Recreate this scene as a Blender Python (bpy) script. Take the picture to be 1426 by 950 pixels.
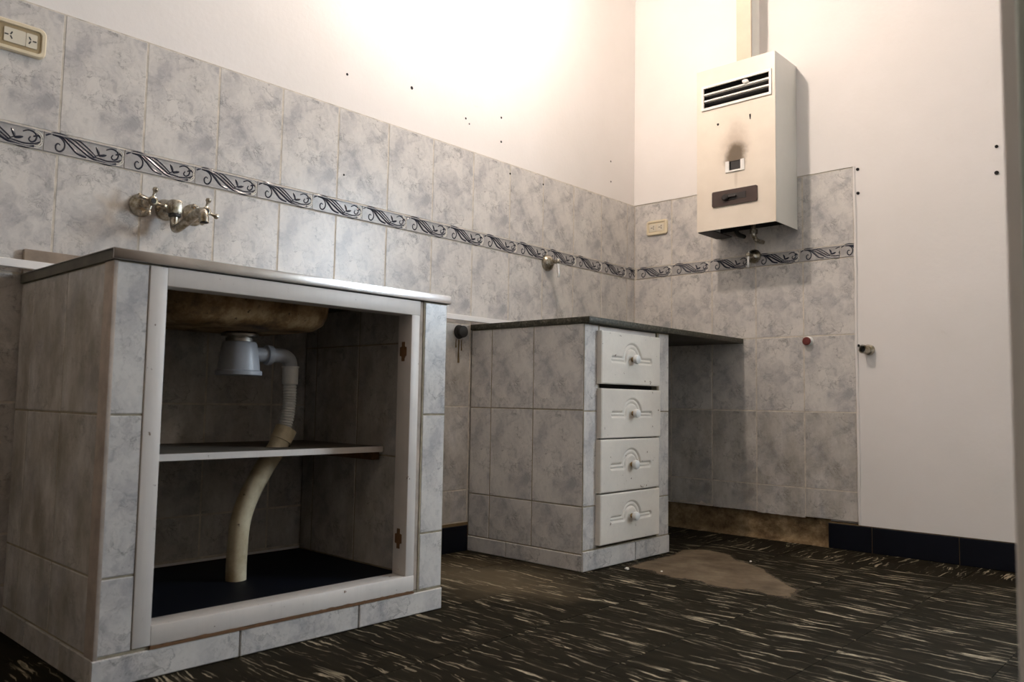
import bpy, bmesh, math, random
from mathutils import Vector, Matrix, noise

random.seed(7)
for o in list(bpy.data.objects):
    bpy.data.objects.remove(o)
scene = bpy.context.scene
COL = scene.collection
PI = math.pi

# ------------------------------------------------------------------ camera
FW = Vector((-0.6740, 0.7349, 0.0750)).normalized()
RT = Vector((0.7376, 0.6750, 0.0167))
RT = (RT - FW * RT.dot(FW)).normalized()
UP = RT.cross(FW).normalized()
cam_data = bpy.data.cameras.new('camera')
cam = bpy.data.objects.new('camera', cam_data)
COL.objects.link(cam)
m = Matrix.Identity(4)
for i in range(3):
    m[i][0], m[i][1], m[i][2] = RT[i], UP[i], -FW[i]
m[0][3], m[1][3], m[2][3] = 2.1139, -3.1506, 0.5405
cam.matrix_world = m
cam_data.sensor_width = 36
cam_data.lens = 1119.3 / 1426 * 36
cam_data.clip_start = 0.02
cam_data.dof.use_dof = True
cam_data.dof.focus_distance = 2.6
cam_data.dof.aperture_fstop = 5.0
scene.camera = cam

# ------------------------------------------------------------------ world, exposure
world = bpy.data.worlds.new('world')
scene.world = world
world.use_nodes = True
wb = world.node_tree.nodes['Background']
wb.inputs[0].default_value = (0.74, 0.87, 1.0, 1)
wb.inputs[1].default_value = 38.0
vs = scene.view_settings
vs.view_transform = 'Standard'
vs.look = 'None'
vs.gamma = 1
vs.use_curve_mapping = False
vs.exposure = 0.0

WIN = (2.08, 3.02, 1.00, 1.95)            # window in the back wall, beyond the photograph's right edge: x0, x1, z0, z1
pd = bpy.data.lights.new('window_portal', 'AREA')
pd.shape = 'RECTANGLE'
pd.size = WIN[1] - WIN[0]
pd.size_y = WIN[3] - WIN[2]
pd.cycles.is_portal = True
portal = bpy.data.objects.new('window_portal', pd)
portal.location = ((WIN[0] + WIN[1]) / 2, 0.16, (WIN[2] + WIN[3]) / 2)
portal.rotation_euler = (-PI / 2, 0, 0)
COL.objects.link(portal)

LAMP = Vector((0.53, -1.20, 2.36))        # bare bulb hanging just above the picture, near the tiled wall
FILL_LAMP = Vector((1.35, -3.55, 2.65))   # unseen bulb added as fill in the front part of the room
LAMP_STRENGTH = 600.0
FILL_STRENGTH = 52.0


# ------------------------------------------------------------------ material helpers
class NT:
    def __init__(self, name):
        self.mat = bpy.data.materials.new(name)
        self.mat.use_nodes = True
        self.t = self.mat.node_tree
        self.b = self.t.nodes['Principled BSDF']

    def n(self, kind, **kw):
        nd = self.t.nodes.new(kind)
        for k, v in kw.items():
            setattr(nd, k, v)
        return nd

    def l(self, a, b):
        self.t.links.new(a, b)

    def coord(self, kind='Object'):
        return self.n('ShaderNodeTexCoord').outputs[kind]

    def pos(self):
        return self.n('ShaderNodeNewGeometry').outputs['Position']

    def mapping(self, v, scale=(1, 1, 1), loc=(0, 0, 0), rot=(0, 0, 0)):
        mp = self.n('ShaderNodeMapping')
        mp.inputs['Location'].default_value = loc
        mp.inputs['Rotation'].default_value = rot
        mp.inputs['Scale'].default_value = scale
        self.l(v, mp.inputs[0])
        return mp.outputs[0]

    def noise(self, v, scale, detail=4, rough=0.55, dist=0.0):
        nd = self.n('ShaderNodeTexNoise')
        nd.inputs['Scale'].default_value = scale
        nd.inputs['Detail'].default_value = detail
        nd.inputs['Roughness'].default_value = rough
        nd.inputs['Distortion'].default_value = dist
        if v is not None:
            self.l(v, nd.inputs['Vector'])
        return nd.outputs['Fac']

    def ramp(self, f, stops, interp='LINEAR'):
        r = self.n('ShaderNodeValToRGB')
        r.color_ramp.interpolation = interp
        els = r.color_ramp.elements
        while len(els) < len(stops):
            els.new(0.5)
        for e, (p, c) in zip(els, stops):
            e.position = p
            if isinstance(c, (int, float)):
                c = (c, c, c)
            e.color = (c[0], c[1], c[2], 1)
        self.l(f, r.inputs[0])
        return r.outputs[0]

    def mix(self, f, a, b, mode='MIX'):
        nd = self.n('ShaderNodeMix', data_type='RGBA', blend_type=mode)
        for s, v in ((nd.inputs[0], f), (nd.inputs[6], a), (nd.inputs[7], b)):
            if hasattr(v, 'is_linked'):
                self.l(v, s)
            elif isinstance(v, (int, float)):
                s.default_value = v
            else:
                s.default_value = (v[0], v[1], v[2], 1)
        return nd.outputs[2]

    def math(self, op, a, b=None, clamp=False):
        nd = self.n('ShaderNodeMath', operation=op, use_clamp=clamp)
        for s, v in ((nd.inputs[0], a), (nd.inputs[1], b)):
            if v is None:
                continue
            if hasattr(v, 'is_linked'):
                self.l(v, s)
            else:
                s.default_value = v
        return nd.outputs[0]

    def vadd(self, a, b):
        nd = self.n('ShaderNodeVectorMath', operation='ADD')
        for s, v in ((nd.inputs[0], a), (nd.inputs[1], b)):
            if hasattr(v, 'is_linked'):
                self.l(v, s)
            else:
                s.default_value = v
        return nd.outputs[0]

    def dist(self, v, p, scale=(1, 1, 1)):
        mp = self.mapping(v, scale=scale, loc=tuple(-a * s for a, s in zip(p, scale)))
        nd = self.n('ShaderNodeVectorMath', operation='LENGTH')
        self.l(mp, nd.inputs[0])
        return nd.outputs['Value']

    def bump(self, h, strength=0.2, distance=0.002):
        nd = self.n('ShaderNodeBump')
        nd.inputs['Strength'].default_value = strength
        nd.inputs['Distance'].default_value = distance
        self.l(h, nd.inputs['Height'])
        self.l(nd.outputs[0], self.b.inputs['Normal'])

    def out(self, color=None, rough=None, metal=None, spec=None, coat=None):
        for key, v in (('Base Color', color), ('Roughness', rough), ('Metallic', metal),
                       ('Specular IOR Level', spec), ('Coat Weight', coat)):
            if v is None:
                continue
            s = self.b.inputs[key]
            if hasattr(v, 'is_linked'):
                self.l(v, s)
            elif isinstance(v, (int, float)):
                s.default_value = v
            else:
                s.default_value = (v[0], v[1], v[2], 1)
        return self.mat


def simple(name, color, rough=0.5, metal=0.0, var=0.0, scale=20, spec=None):
    t = NT(name)
    if var:
        f = t.noise(t.coord(), scale, 5, 0.6)
        c = t.mix(t.ramp(f, [(0.3, 0), (0.7, 1)]), color, tuple(x * (1 - var) for x in color))
        return t.out(c, rough, metal, spec)
    return t.out(color, rough, metal, spec)


def printed_offset(t, v, steps=3):
    """shift the print per tile: a few prints repeat over the wall"""
    r = t.n('ShaderNodeObjectInfo').outputs['Random']
    k = t.math('FLOOR', t.math('MULTIPLY', r, float(steps)))
    c = t.n('ShaderNodeCombineXYZ')
    t.l(t.math('MULTIPLY', k, 3.7), c.inputs[0])
    t.l(t.math('MULTIPLY', k, 1.9), c.inputs[1])
    return t.vadd(v, c.outputs[0])


def mat_marble(name='marble_tile', dirt_shade=0.0):
    t = NT(name)
    v = printed_offset(t, t.coord())
    warp = t.n('ShaderNodeTexNoise')
    warp.inputs['Scale'].default_value = 14
    warp.inputs['Detail'].default_value = 6
    warp.inputs['Roughness'].default_value = 0.65
    t.l(v, warp.inputs['Vector'])
    vw = t.vadd(v, t.mapping(warp.outputs['Color'], scale=(0.075, 0.075, 0)))
    cloud = t.noise(t.mapping(vw, scale=(1.2, 0.9, 1)), 9.5, 9, 0.64, 0.4)
    cloud2 = t.noise(vw, 42, 8, 0.7, 0.8)
    base = t.mix(t.ramp(cloud, [(0.36, 1), (0.50, 0.32), (0.60, 0)]), (0.665, 0.630, 0.59), (0.385, 0.372, 0.375))
    base = t.mix(t.ramp(cloud2, [(0.46, 0.0), (0.62, 0.40)]), base, (0.70, 0.67, 0.635))
    base = t.mix(t.ramp(cloud2, [(0.34, 0.30), (0.44, 0.0)]), base, (0.33, 0.32, 0.31))
    msk = t.noise(v, 9, 3)
    for sc_, wd, amt, off in ((5.5, 0.0085, 0.8, 2.0), (12, 0.016, 0.75, 4.0), (24, 0.018, 0.45, 11.0)):
        vein = t.noise(t.mapping(vw, loc=(off, off * 0.5, 0)), sc_, 5, 0.6, 1.2)
        ridge = t.math('ABSOLUTE', t.math('SUBTRACT', vein, 0.5))
        vm = t.math('MULTIPLY', t.ramp(ridge, [(0.0, 1), (wd, 0)]), t.ramp(msk, [(0.44, 0), (0.60, 1)]))
        base = t.mix(t.math('MULTIPLY', vm, amt), base, (0.215, 0.205, 0.195))
        msk = t.noise(t.mapping(v, loc=(7, 3, 0)), 9, 3)
    if dirt_shade:  # brown grime mask that also carries shade painted into the tile colour
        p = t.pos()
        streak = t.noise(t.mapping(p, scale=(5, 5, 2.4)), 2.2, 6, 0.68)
        base = t.mix(t.math('MULTIPLY', t.ramp(streak, [(0.32, 0), (0.66, 1)]), dirt_shade), base, (0.20, 0.165, 0.105))
    t.bump(cloud2, 0.04, 0.001)
    return t.out(base, t.math('ADD', t.math('MULTIPLY', cloud2, 0.10), 0.25), 0, 0.5)


def mat_plaster():
    t = NT('white_wall_plaster')
    p = t.pos()
    f = t.noise(p, 2.2, 5, 0.6)
    c = t.mix(t.ramp(f, [(0.35, 0), (0.75, 1)]), (0.83, 0.79, 0.765), (0.77, 0.735, 0.70))
    sc = t.noise(t.mapping(p, scale=(1, 1, 2.2)), 9, 6, 0.7, 1.0)
    c = t.mix(t.math('MULTIPLY', t.ramp(sc, [(0.66, 0), (0.80, 1)]), 0.16), c, (0.42, 0.36, 0.28))
    h = t.noise(p, 60, 4, 0.6)
    t.bump(h, 0.18, 0.003)
    return t.out(c, 0.75, 0, 0.25)


def mat_paint_wood(name='white_painted_wood', col=(0.73, 0.675, 0.625)):
    t = NT(name)
    v = printed_offset(t, t.coord(), 97)
    f = t.noise(v, 6, 5, 0.6)
    c = t.mix(t.ramp(f, [(0.35, 0), (0.75, 1)]), col, tuple(x * 0.84 for x in col))
    g = t.noise(t.mapping(v, scale=(30, 30, 2)), 3, 4, 0.6)
    c = t.mix(t.math('MULTIPLY', t.ramp(g, [(0.5, 0), (0.75, 1)]), 0.25), c, tuple(x * 0.78 for x in col))
    ch = t.noise(v, 48, 4, 0.55)
    c = t.mix(t.ramp(ch, [(0.690, 0), (0.705, 1)]), c, (0.15, 0.085, 0.045))
    t.bump(g, 0.12, 0.002)
    return t.out(c, 0.42, 0, 0.4)


def mat_floor():
    t = NT('dark_streaked_floor_tile')
    r = t.n('ShaderNodeObjectInfo').outputs['Random']
    cb = t.n('ShaderNodeCombineXYZ')
    t.l(t.math('MULTIPLY', r, 31.0), cb.inputs[0])
    t.l(t.math('MULTIPLY', r, 53.0), cb.inputs[1])
    v = t.vadd(t.coord(), cb.outputs[0])
    # gentle bend so streaks hook and wander
    w = t.n('ShaderNodeTexNoise')
    w.inputs['Scale'].default_value = 7.0
    w.inputs['Detail'].default_value = 3
    t.l(v, w.inputs['Vector'])
    v2 = t.vadd(v, t.mapping(w.outputs['Color'], scale=(0.03, 0.055, 0)))
    s1 = t.noise(t.mapping(v2, scale=(5.0, 62, 1)), 1.0, 5, 0.6, 0.35)
    s2 = t.noise(t.mapping(v2, scale=(7.0, 130, 1), loc=(3, 8, 0)), 1.0, 4, 0.6, 0.2)
    patch = t.noise(t.mapping(v, scale=(6, 11, 1), loc=(9, 1, 0)), 1.0, 3, 0.5)
    m1 = t.ramp(s1, [(0.597, 0), (0.622, 1), (0.668, 0.4)])
    m2 = t.ramp(s2, [(0.59, 0), (0.67, 0.8)])
    mk = t.math('MAXIMUM', m1, t.math('MULTIPLY', m2, t.ramp(patch, [(0.42, 0), (0.6, 1)])))
    mk = t.math('MULTIPLY', mk, t.ramp(patch, [(0.36, 0.12), (0.56, 1)]))
    dark = t.mix(t.noise(t.mapping(v2, scale=(4, 30, 1)), 1.0, 5, 0.65), (0.003, 0.0025, 0.0018), (0.026, 0.021, 0.0125))
    c = t.mix(mk, dark, (0.43, 0.365, 0.255))
    # brown dust lying in the corner between the two cabinets
    p = t.pos()
    d = t.dist(p, (0.36, -1.34, 0), (1.7, 2.6, 0))
    d = t.math('ADD', d, t.math('MULTIPLY', t.noise(p, 7, 4), 0.55))
    dust = t.math('MULTIPLY', t.ramp(d, [(0.45, 1), (1.05, 0)]), 0.42)
    c = t.mix(dust, c, (0.20, 0.155, 0.095))
    t.bump(s1, 0.12, 0.001)
    return t.out(c, t.math('ADD', t.math('MULTIPLY', patch, 0.2), 0.65), 0, 0.04)


def mat_granite():
    t = NT('dark_speckled_granite')
    v = t.coord()
    f = t.noise(v, 120, 3, 0.7)
    c = t.ramp(f, [(0.35, (0.020, 0.018, 0.011)), (0.55, (0.055, 0.050, 0.032)), (0.74, (0.15, 0.14, 0.11))])
    return t.out(c, 0.5, 0, 0.3)


def mat_rust():
    t = NT('rusty_sink_underside')
    v = t.coord()
    f = t.noise(v, 14, 6, 0.7)
    c = t.ramp(f, [(0.3, (0.05, 0.03, 0.015)), (0.48, (0.22, 0.13, 0.055)), (0.62, (0.42, 0.30, 0.16)), (0.75, (0.09, 0.045, 0.02))])
    g = t.noise(v, 60, 3)
    c = t.mix(t.ramp(g, [(0.66, 0), (0.72, 1)]), c, (0.03, 0.018, 0.01))
    t.bump(f, 0.4, 0.003)
    return t.out(c, 0.7, 0.1, 0.3)


def mat_steel(name, col, rough, var=0.25):
    t = NT(name)
    v = t.coord()
    f = t.noise(t.mapping(v, scale=(8, 8, 60)), 1.0, 4, 0.6)
    g = t.noise(v, 9, 5, 0.6)
    c = t.mix(t.ramp(g, [(0.35, 0), (0.7, 1)]), col, tuple(x * (1 - var) for x in col))
    return t.out(c, t.math('ADD', t.math('MULTIPLY', f, 0.15), rough), 1.0)


def mat_chrome():
    t = NT('tarnished_chrome')
    v = t.coord()
    f = t.noise(v, 70, 4, 0.6)
    c = t.mix(t.ramp(f, [(0.42, 0), (0.66, 1)]), (0.46, 0.43, 0.37), (0.20, 0.165, 0.10))
    return t.out(c, t.math('ADD', t.math('MULTIPLY', f, 0.35), 0.14), 1.0)


def mat_cream_pipe():
    t = NT('cream_plastic_drain_pipe')
    v = t.coord()
    f = t.noise(v, 11, 5, 0.65)
    c = t.mix(t.ramp(f, [(0.42, 0), (0.70, 1)]), (0.66, 0.575, 0.40), (0.36, 0.26, 0.13))
    s = t.noise(v, 42, 3)
    c = t.mix(t.ramp(s, [(0.70, 0), (0.74, 1)]), c, (0.07, 0.05, 0.03))
    return t.out(c, 0.45, 0, 0.4)


def mat_mortar():
    t = NT('exposed_brown_mortar')
    v = t.pos()
    f = t.noise(v, 16, 6, 0.7)
    c = t.ramp(f, [(0.3, (0.075, 0.045, 0.022)), (0.5, (0.20, 0.135, 0.07)), (0.7, (0.35, 0.26, 0.15))])
    t.bump(t.noise(v, 60, 4), 0.6, 0.006)
    return t.out(c, 0.9, 0, 0.2)


def mat_cement():
    t = NT('brown_cement_residue')
    v = t.pos()
    f = t.noise(v, 9, 6, 0.65)
    c = t.ramp(f, [(0.3, (0.065, 0.047, 0.028)), (0.55, (0.125, 0.092, 0.058)), (0.75, (0.18, 0.14, 0.092))])
    t.bump(t.noise(v, 90, 4), 0.4, 0.003)
    at = t.n('ShaderNodeAttribute', attribute_name='thickness')        # the coat thins out to nothing at its rim
    al = t.math('ADD', t.math('MULTIPLY', at.outputs['Fac'], 1.6), t.math('MULTIPLY', t.math('SUBTRACT', t.noise(v, 28, 5, 0.65), 0.55), 1.3))
    t.l(t.ramp(al, [(0.0, 0), (0.6, 1)]), t.b.inputs['Alpha'])
    return t.out(c, 0.85, 0, 0.2)


def mat_heater():
    t = NT('cream_enamel_with_soot')
    v = t.coord()                      # heater parts keep the heater's own origin (bottom centre of back)
    base = t.mix(t.ramp(t.noise(v, 7, 4), [(0.35, 0), (0.7, 1)]), (0.79, 0.705, 0.60), (0.72, 0.635, 0.53))
    w = t.math('MULTIPLY', t.math('SUBTRACT', t.noise(v, 22, 4), 0.5), 0.6)
    d1 = t.math('ADD', t.dist(v, (0.002, -0.21, 0.287), (16.5, 0, 14)), w)
    d2 = t.math('ADD', t.dist(v, (0.0, -0.21, 0.335), (12, 0, 7.5)), w)
    c = t.mix(t.math('MULTIPLY', t.ramp(d2, [(0.1, 1), (1.1, 0)], 'EASE'), 0.42), base, (0.20, 0.11, 0.05))
    c = t.mix(t.math('MULTIPLY', t.ramp(d1, [(0.45, 1), (1.2, 0)], 'EASE'), 0.9), c, (0.085, 0.055, 0.025))
    d3 = t.math('ADD', t.dist(v, (0.004, -0.21, 0.195), (110, 0, 22)), w)
    c = t.mix(t.math('MULTIPLY', t.ramp(d3, [(0.4, 1), (1.0, 0)]), 0.22), c, (0.30, 0.22, 0.12))
    return t.out(c, 0.32, 0, 0.5)


M = {}
M['marble'] = mat_marble()
M['marble_dirty_shaded'] = mat_marble('grimy_shaded_marble_tile', 0.8)  # streaky grime, plus the sink side's shade browned into the colour
M['marble_inside'] = mat_marble('cupboard_marble_tile', 0.5)  # browned copy deepening the cupboard's shade by colour; also on lower wall rows
M['grout'] = simple('pale_grout', (0.74, 0.67, 0.57), 0.85, var=0.4, scale=30)
M['dirty_grout'] = simple('stained_grout', (0.38, 0.325, 0.23), 0.9, var=0.45, scale=30)
M['plaster'] = mat_plaster()
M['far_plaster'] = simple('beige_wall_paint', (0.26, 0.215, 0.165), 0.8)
M['front_plaster'] = simple('tan_wall_paint', (0.64, 0.58, 0.51), 0.8)
M['ceiling'] = simple('white_ceiling_paint', (0.70, 0.665, 0.62), 0.8)
M['wood'] = mat_paint_wood()
M['drawer'] = mat_paint_wood('cream_lacquered_drawer_front', (0.80, 0.745, 0.665))
M['wood_edge'] = simple('worn_pinkish_edge', (0.50, 0.415, 0.345), 0.7, var=0.35, scale=25)
M['bare_wood'] = simple('bare_brown_wood', (0.20, 0.095, 0.035), 0.7, var=0.4, scale=60)
M['dark_wood'] = simple('dirty_shelf_top', (0.19, 0.155, 0.115), 0.75, var=0.45, scale=12)
M['granite'] = mat_granite()
M['steel'] = mat_steel('brushed_steel_edge', (0.68, 0.66, 0.65), 0.16)
M['steel_dull'] = mat_steel('dull_steel_top', (0.42, 0.39, 0.35), 0.35)
M['edge_shaded'] = simple('shaded_slab_end', (0.13, 0.115, 0.085), 0.7, var=0.4, scale=20)  # darkness of the unlit end put into the slab colour
M['rust'] = mat_rust()
M['upstand'] = simple('stained_brown_upstand', (0.34, 0.27, 0.21), 0.6, var=0.35, scale=20)
M['pvc'] = simple('grey_white_plastic', (0.44, 0.45, 0.48), 0.4, var=0.18, scale=25)
M['pvc_white'] = simple('white_plastic', (0.74, 0.74, 0.72), 0.4, var=0.12, scale=25)
M['rubber'] = simple('black_rubber', (0.02, 0.02, 0.02), 0.6)
M['cream_pipe'] = mat_cream_pipe()
M['black_tile'] = simple('glossy_black_skirting_tile', (0.005, 0.006, 0.011), 0.42, var=0.3, scale=8, spec=0.2)
M['cup_floor'] = simple('black_cupboard_floor', (0.004, 0.005, 0.010), 0.6, var=0.4, scale=10, spec=0.15)
M['floor'] = mat_floor()
M['floor_grout'] = simple('black_floor_grout', (0.028, 0.024, 0.018), 0.9)
M['mortar'] = mat_mortar()
M['cement'] = mat_cement()
M['chrome'] = mat_chrome()
M['bright'] = simple('polished_lever_metal', (0.80, 0.79, 0.77), 0.25, 0.6)
M['dark'] = simple('black_void', (0.006, 0.005, 0.005), 0.9)
M['heater'] = mat_heater()
M['heater_trim'] = simple('white_grille_plastic', (0.80, 0.78, 0.74), 0.4)
M['lit_sheet_side'] = simple('lit_enamel_side', (0.74, 0.735, 0.69), 0.35, var=0.06, scale=6)  # paler and cooler than the fronts: window light put into the colour
M['inner_metal'] = simple('dark_heater_interior', (0.035, 0.03, 0.026), 0.6)
M['soot_glass'] = simple('sooty_glass', (0.01, 0.008, 0.007), 0.15)
M['brown_plastic'] = simple('dark_brown_control_plate', (0.050, 0.024, 0.016), 0.30, var=0.4, scale=14)
M['lever_black'] = simple('black_lever_plastic', (0.014, 0.010, 0.009), 0.35)
M['duct'] = simple('stained_beige_flue_paint', (0.70, 0.58, 0.45), 0.55, var=0.25, scale=5)
M['ivory'] = simple('ivory_plastic', (0.74, 0.64, 0.46), 0.4, var=0.08, scale=30)
M['ivory_dark'] = simple('tan_plastic', (0.42, 0.315, 0.17), 0.5, var=0.15, scale=30)
M['socket'] = simple('cream_socket_plastic', (0.68, 0.62, 0.50), 0.4)
M['navy'] = simple('navy_glaze_scroll', (0.020, 0.024, 0.040), 0.25)
M['border_bg'] = simple('grey_border_glaze', (0.46, 0.44, 0.43), 0.28, var=0.35, scale=40)
M['border_white'] = simple('pale_border_relief', (0.72, 0.69, 0.63), 0.3)
M['red'] = simple('dark_red_plug', (0.14, 0.022, 0.016), 0.45)
M['jamb'] = simple('pale_green_door_paint', (0.42, 0.47, 0.42), 0.45, var=0.15, scale=5)
M['black_pipe'] = simple('sooty_iron', (0.018, 0.016, 0.013), 0.75, var=0.4, scale=40)
M['rust_stain'] = simple('brown_rust_drip', (0.20, 0.13, 0.055), 0.85, var=0.3, scale=40)
M['batten'] = simple('white_batten_paint', (0.80, 0.77, 0.74), 0.45)
M['brass'] = simple('aged_brass', (0.38, 0.25, 0.11), 0.4, 0.8, var=0.3, scale=50)

for key, nm, stg in (('bulb', 'lit_bulb_glass', LAMP_STRENGTH), ('bulb_fill', 'lit_fill_bulb_glass', FILL_STRENGTH)):
    tb = NT(nm)
    tb.b.inputs['Base Color'].default_value = (1, 0.9, 0.8, 1)
    tb.b.inputs['Emission Color'].default_value = (1.0, 0.85, 0.735, 1)
    tb.b.inputs['Emission Strength'].default_value = stg
    M[key] = tb.mat

tg = NT('window_glass')
trn = tg.n('ShaderNodeBsdfTransparent')
gls = tg.n('ShaderNodeBsdfGlossy')
gls.inputs['Roughness'].default_value = 0.02
mx = tg.n('ShaderNodeMixShader')
mx.inputs[0].default_value = 0.07
tg.l(trn.outputs[0], mx.inputs[1])
tg.l(gls.outputs[0], mx.inputs[2])
tg.l(mx.outputs[0], tg.t.nodes['Material Output'].inputs['Surface'])
M['glass'] = tg.mat

# ------------------------------------------------------------------ mesh helpers
ORG = {}       # world origin of every unrotated parent


def add_box(bm, lo, hi, bev=0.0, seg=1):
    lo, hi = Vector(lo), Vector(hi)
    vs_ = [bm.verts.new((x, y, z)) for x in (lo.x, hi.x) for y in (lo.y, hi.y) for z in (lo.z, hi.z)]
    idx = [(0, 1, 3, 2), (4, 6, 7, 5), (0, 4, 5, 1), (2, 3, 7, 6), (0, 2, 6, 4), (1, 5, 7, 3)]
    fs = [bm.faces.new([vs_[i] for i in f]) for f in idx]
    if bev > 0:
        es = list({e for f in fs for e in f.edges})
        bmesh.ops.bevel(bm, geom=es, offset=bev, segments=seg, affect='EDGES', profile=0.5, clamp_overlap=True)


def frame_of(d):
    d = d.normalized()
    a = Vector((0, 0, 1)) if abs(d.z) < 0.9 else Vector((1, 0, 0))
    s = d.cross(a).normalized()
    return s, d.cross(s).normalized()


def add_tube(bm, pts, rad, n=12, caps=True, squash=None):
    pts = [Vector(p) for p in pts]
    if isinstance(rad, (int, float)):
        rad = [rad] * len(pts)
    rings = []
    s = None
    for i, p in enumerate(pts):
        d = (pts[min(i + 1, len(pts) - 1)] - pts[max(i - 1, 0)]).normalized()
        if s is None:
            s, u = frame_of(d)
        else:
            s = (s - d * s.dot(d)).normalized()
            u = d.cross(s).normalized()
        ring = []
        for k in range(n):
            a = 2 * PI * k / n
            o = (s * math.cos(a) + u * math.sin(a)) * rad[i]
            if squash:
                ax, f = squash
                o[ax] *= f
            ring.append(bm.verts.new(p + o))
        rings.append(ring)
    for a, b in zip(rings, rings[1:]):
        for k in range(n):
            bm.faces.new((a[k], a[(k + 1) % n], b[(k + 1) % n], b[k]))
    if caps:
        bm.faces.new(list(reversed(rings[0])))
        bm.faces.new(rings[-1])


def add_lathe(bm, prof, org, axis=(0, 0, 1), n=24, caps=True):
    """prof: list of (radius, height along the axis)"""
    org, axis = Vector(org), Vector(axis).normalized()
    s, u = frame_of(axis)
    rings = []
    for r, h in prof:
        r = max(r, 1e-5)
        rings.append([bm.verts.new(org + axis * h + (s * math.cos(2 * PI * k / n) + u * math.sin(2 * PI * k / n)) * r) for k in range(n)])
    for a, b in zip(rings, rings[1:]):
        for k in range(n):
            bm.faces.new((a[k], a[(k + 1) % n], b[(k + 1) % n], b[k]))
    if caps:
        bm.faces.new(list(reversed(rings[0])))
        bm.faces.new(rings[-1])


def add_prism(bm, poly, f0, f1):
    """poly 2D; f0, f1 map (u, v) to points of the two faces"""
    a = [bm.verts.new(f0(u, v)) for u, v in poly]
    b = [bm.verts.new(f1(u, v)) for u, v in poly]
    bm.faces.new(list(reversed(a)))
    bm.faces.new(b)
    n = len(poly)
    for k in range(n):
        bm.faces.new((a[k], a[(k + 1) % n], b[(k + 1) % n], b[k]))


def round_rect(cx, cy, hx, hy, r, n=5):
    out = []
    for sx, sy, a0 in ((1, 1, 0), (-1, 1, PI / 2), (-1, -1, PI), (1, -1, 3 * PI / 2)):
        for k in range(n + 1):
            a = a0 + PI / 2 * k / n
            out.append((cx + sx * (hx - r) + r * math.cos(a), cy + sy * (hy - r) + r * math.sin(a)))
    return out


def smooth_pts(pts, n=6):
    pts = [Vector(p) for p in pts]
    out = []
    for i in range(len(pts) - 1):
        p0, p1, p2, p3 = pts[max(i - 1, 0)], pts[i], pts[i + 1], pts[min(i + 2, len(pts) - 1)]
        for k in range(n):
            t = k / n
            out.append(0.5 * ((2 * p1) + (p2 - p0) * t + (2 * p0 - 5 * p1 + 4 * p2 - p3) * t * t + (3 * p1 - p0 - 3 * p2 + p3) * t ** 3))
    out.append(pts[-1])
    return out


def to_mesh(name, bm, mat, org=(0, 0, 0), smooth=35):
    bmesh.ops.recalc_face_normals(bm, faces=bm.faces[:])
    if any(org):
        bmesh.ops.translate(bm, verts=bm.verts[:], vec=-Vector(org))
    me = bpy.data.meshes.new(name)
    bm.to_mesh(me)
    bm.free()
    for mm in (mat if isinstance(mat, (list, tuple)) else [mat]):
        me.materials.append(mm)
    if smooth:
        me.polygons.foreach_set('use_smooth', [True] * len(me.polygons))
        me.set_sharp_from_angle(angle=math.radians(smooth))
    return me


def obj(name, bm, mat, parent=None, smooth=35, org=None):
    """one mesh object; geometry given in world coordinates"""
    o_w = ORG[parent] if parent is not None else Vector(org if org else (0, 0, 0))
    o = bpy.data.objects.new(name, to_mesh(name, bm, mat, o_w, smooth))
    COL.objects.link(o)
    if parent is not None:
        o.parent = parent
    else:
        o.location = o_w
    ORG[o] = o_w
    return o


def place(name, mesh, parent, loc, rot):
    """a shared mesh placed under a parent at a world position"""
    o = bpy.data.objects.new(name, mesh)
    COL.objects.link(o)
    o.parent = parent
    o.location = Vector(loc) - ORG[parent]
    o.rotation_euler = rot
    return o


def box(name, lo, hi, mat, parent=None, bev=0.0, seg=1, org=None):
    bm = bmesh.new()
    add_box(bm, lo, hi, bev, seg)
    return obj(name, bm, mat, parent, org=org)


def thing(name, loc, label, cat, group=None):
    o = bpy.data.objects.new(name, None)
    o.empty_display_size = 0.05
    COL.objects.link(o)
    o.location = loc
    ORG[o] = Vector(loc)
    return tag(o, label, cat, group)


def tag(o, label, cat, group=None):
    o['label'] = label
    o['category'] = cat
    if group:
        o['group'] = group
    return o


def struct(o, label=None, cat=None):
    o['kind'] = 'structure'
    if label:
        o['label'] = label
        o['category'] = cat
    return o


# rotations that lay a local (X width, Y height, Z out) piece on a face
ROT_PX = (PI / 2, 0, PI / 2)       # faces +x: local X -> +y
ROT_NY = (PI / 2, 0, 0)            # faces -y: local X -> +x
TILE_CACHE = {}


def tile_mesh(w, h, mat, d=0.007, bev=0.0016):
    key = (round(w, 4), round(h, 4), mat.name, d)
    if key not in TILE_CACHE:
        bm = bmesh.new()
        bot = [bm.verts.new(p) for p in ((0, 0, -d), (w, 0, -d), (w, h, -d), (0, h, -d))]
        mid = [bm.verts.new(p) for p in ((0, 0, -bev), (w, 0, -bev), (w, h, -bev), (0, h, -bev))]
        b = bev
        top = [bm.verts.new(p) for p in ((b, b, 0), (w - b, b, 0), (w - b, h - b, 0), (b, h - b, 0))]
        bm.faces.new(list(reversed(bot)))
        bm.faces.new(top)
        for r0, r1 in ((bot, mid), (mid, top)):
            for k in range(4):
                bm.faces.new((r0[k], r0[(k + 1) % 4], r1[(k + 1) % 4], r1[k]))
        TILE_CACHE[key] = to_mesh('tile', bm, mat, smooth=0)
    return TILE_CACHE[key]


G = 0.0036        # grout joint


def tile_px(parent, x, y0, y1, z0, z1, mat=None, name='tile', g=G, proud=0.0):
    me = tile_mesh(y1 - y0 - g, z1 - z0 - g, mat or M['marble'])
    return place(name, me, parent, (x + proud + random.uniform(-.0004, .0004), y0 + g / 2, z0 + g / 2), ROT_PX)


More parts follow.
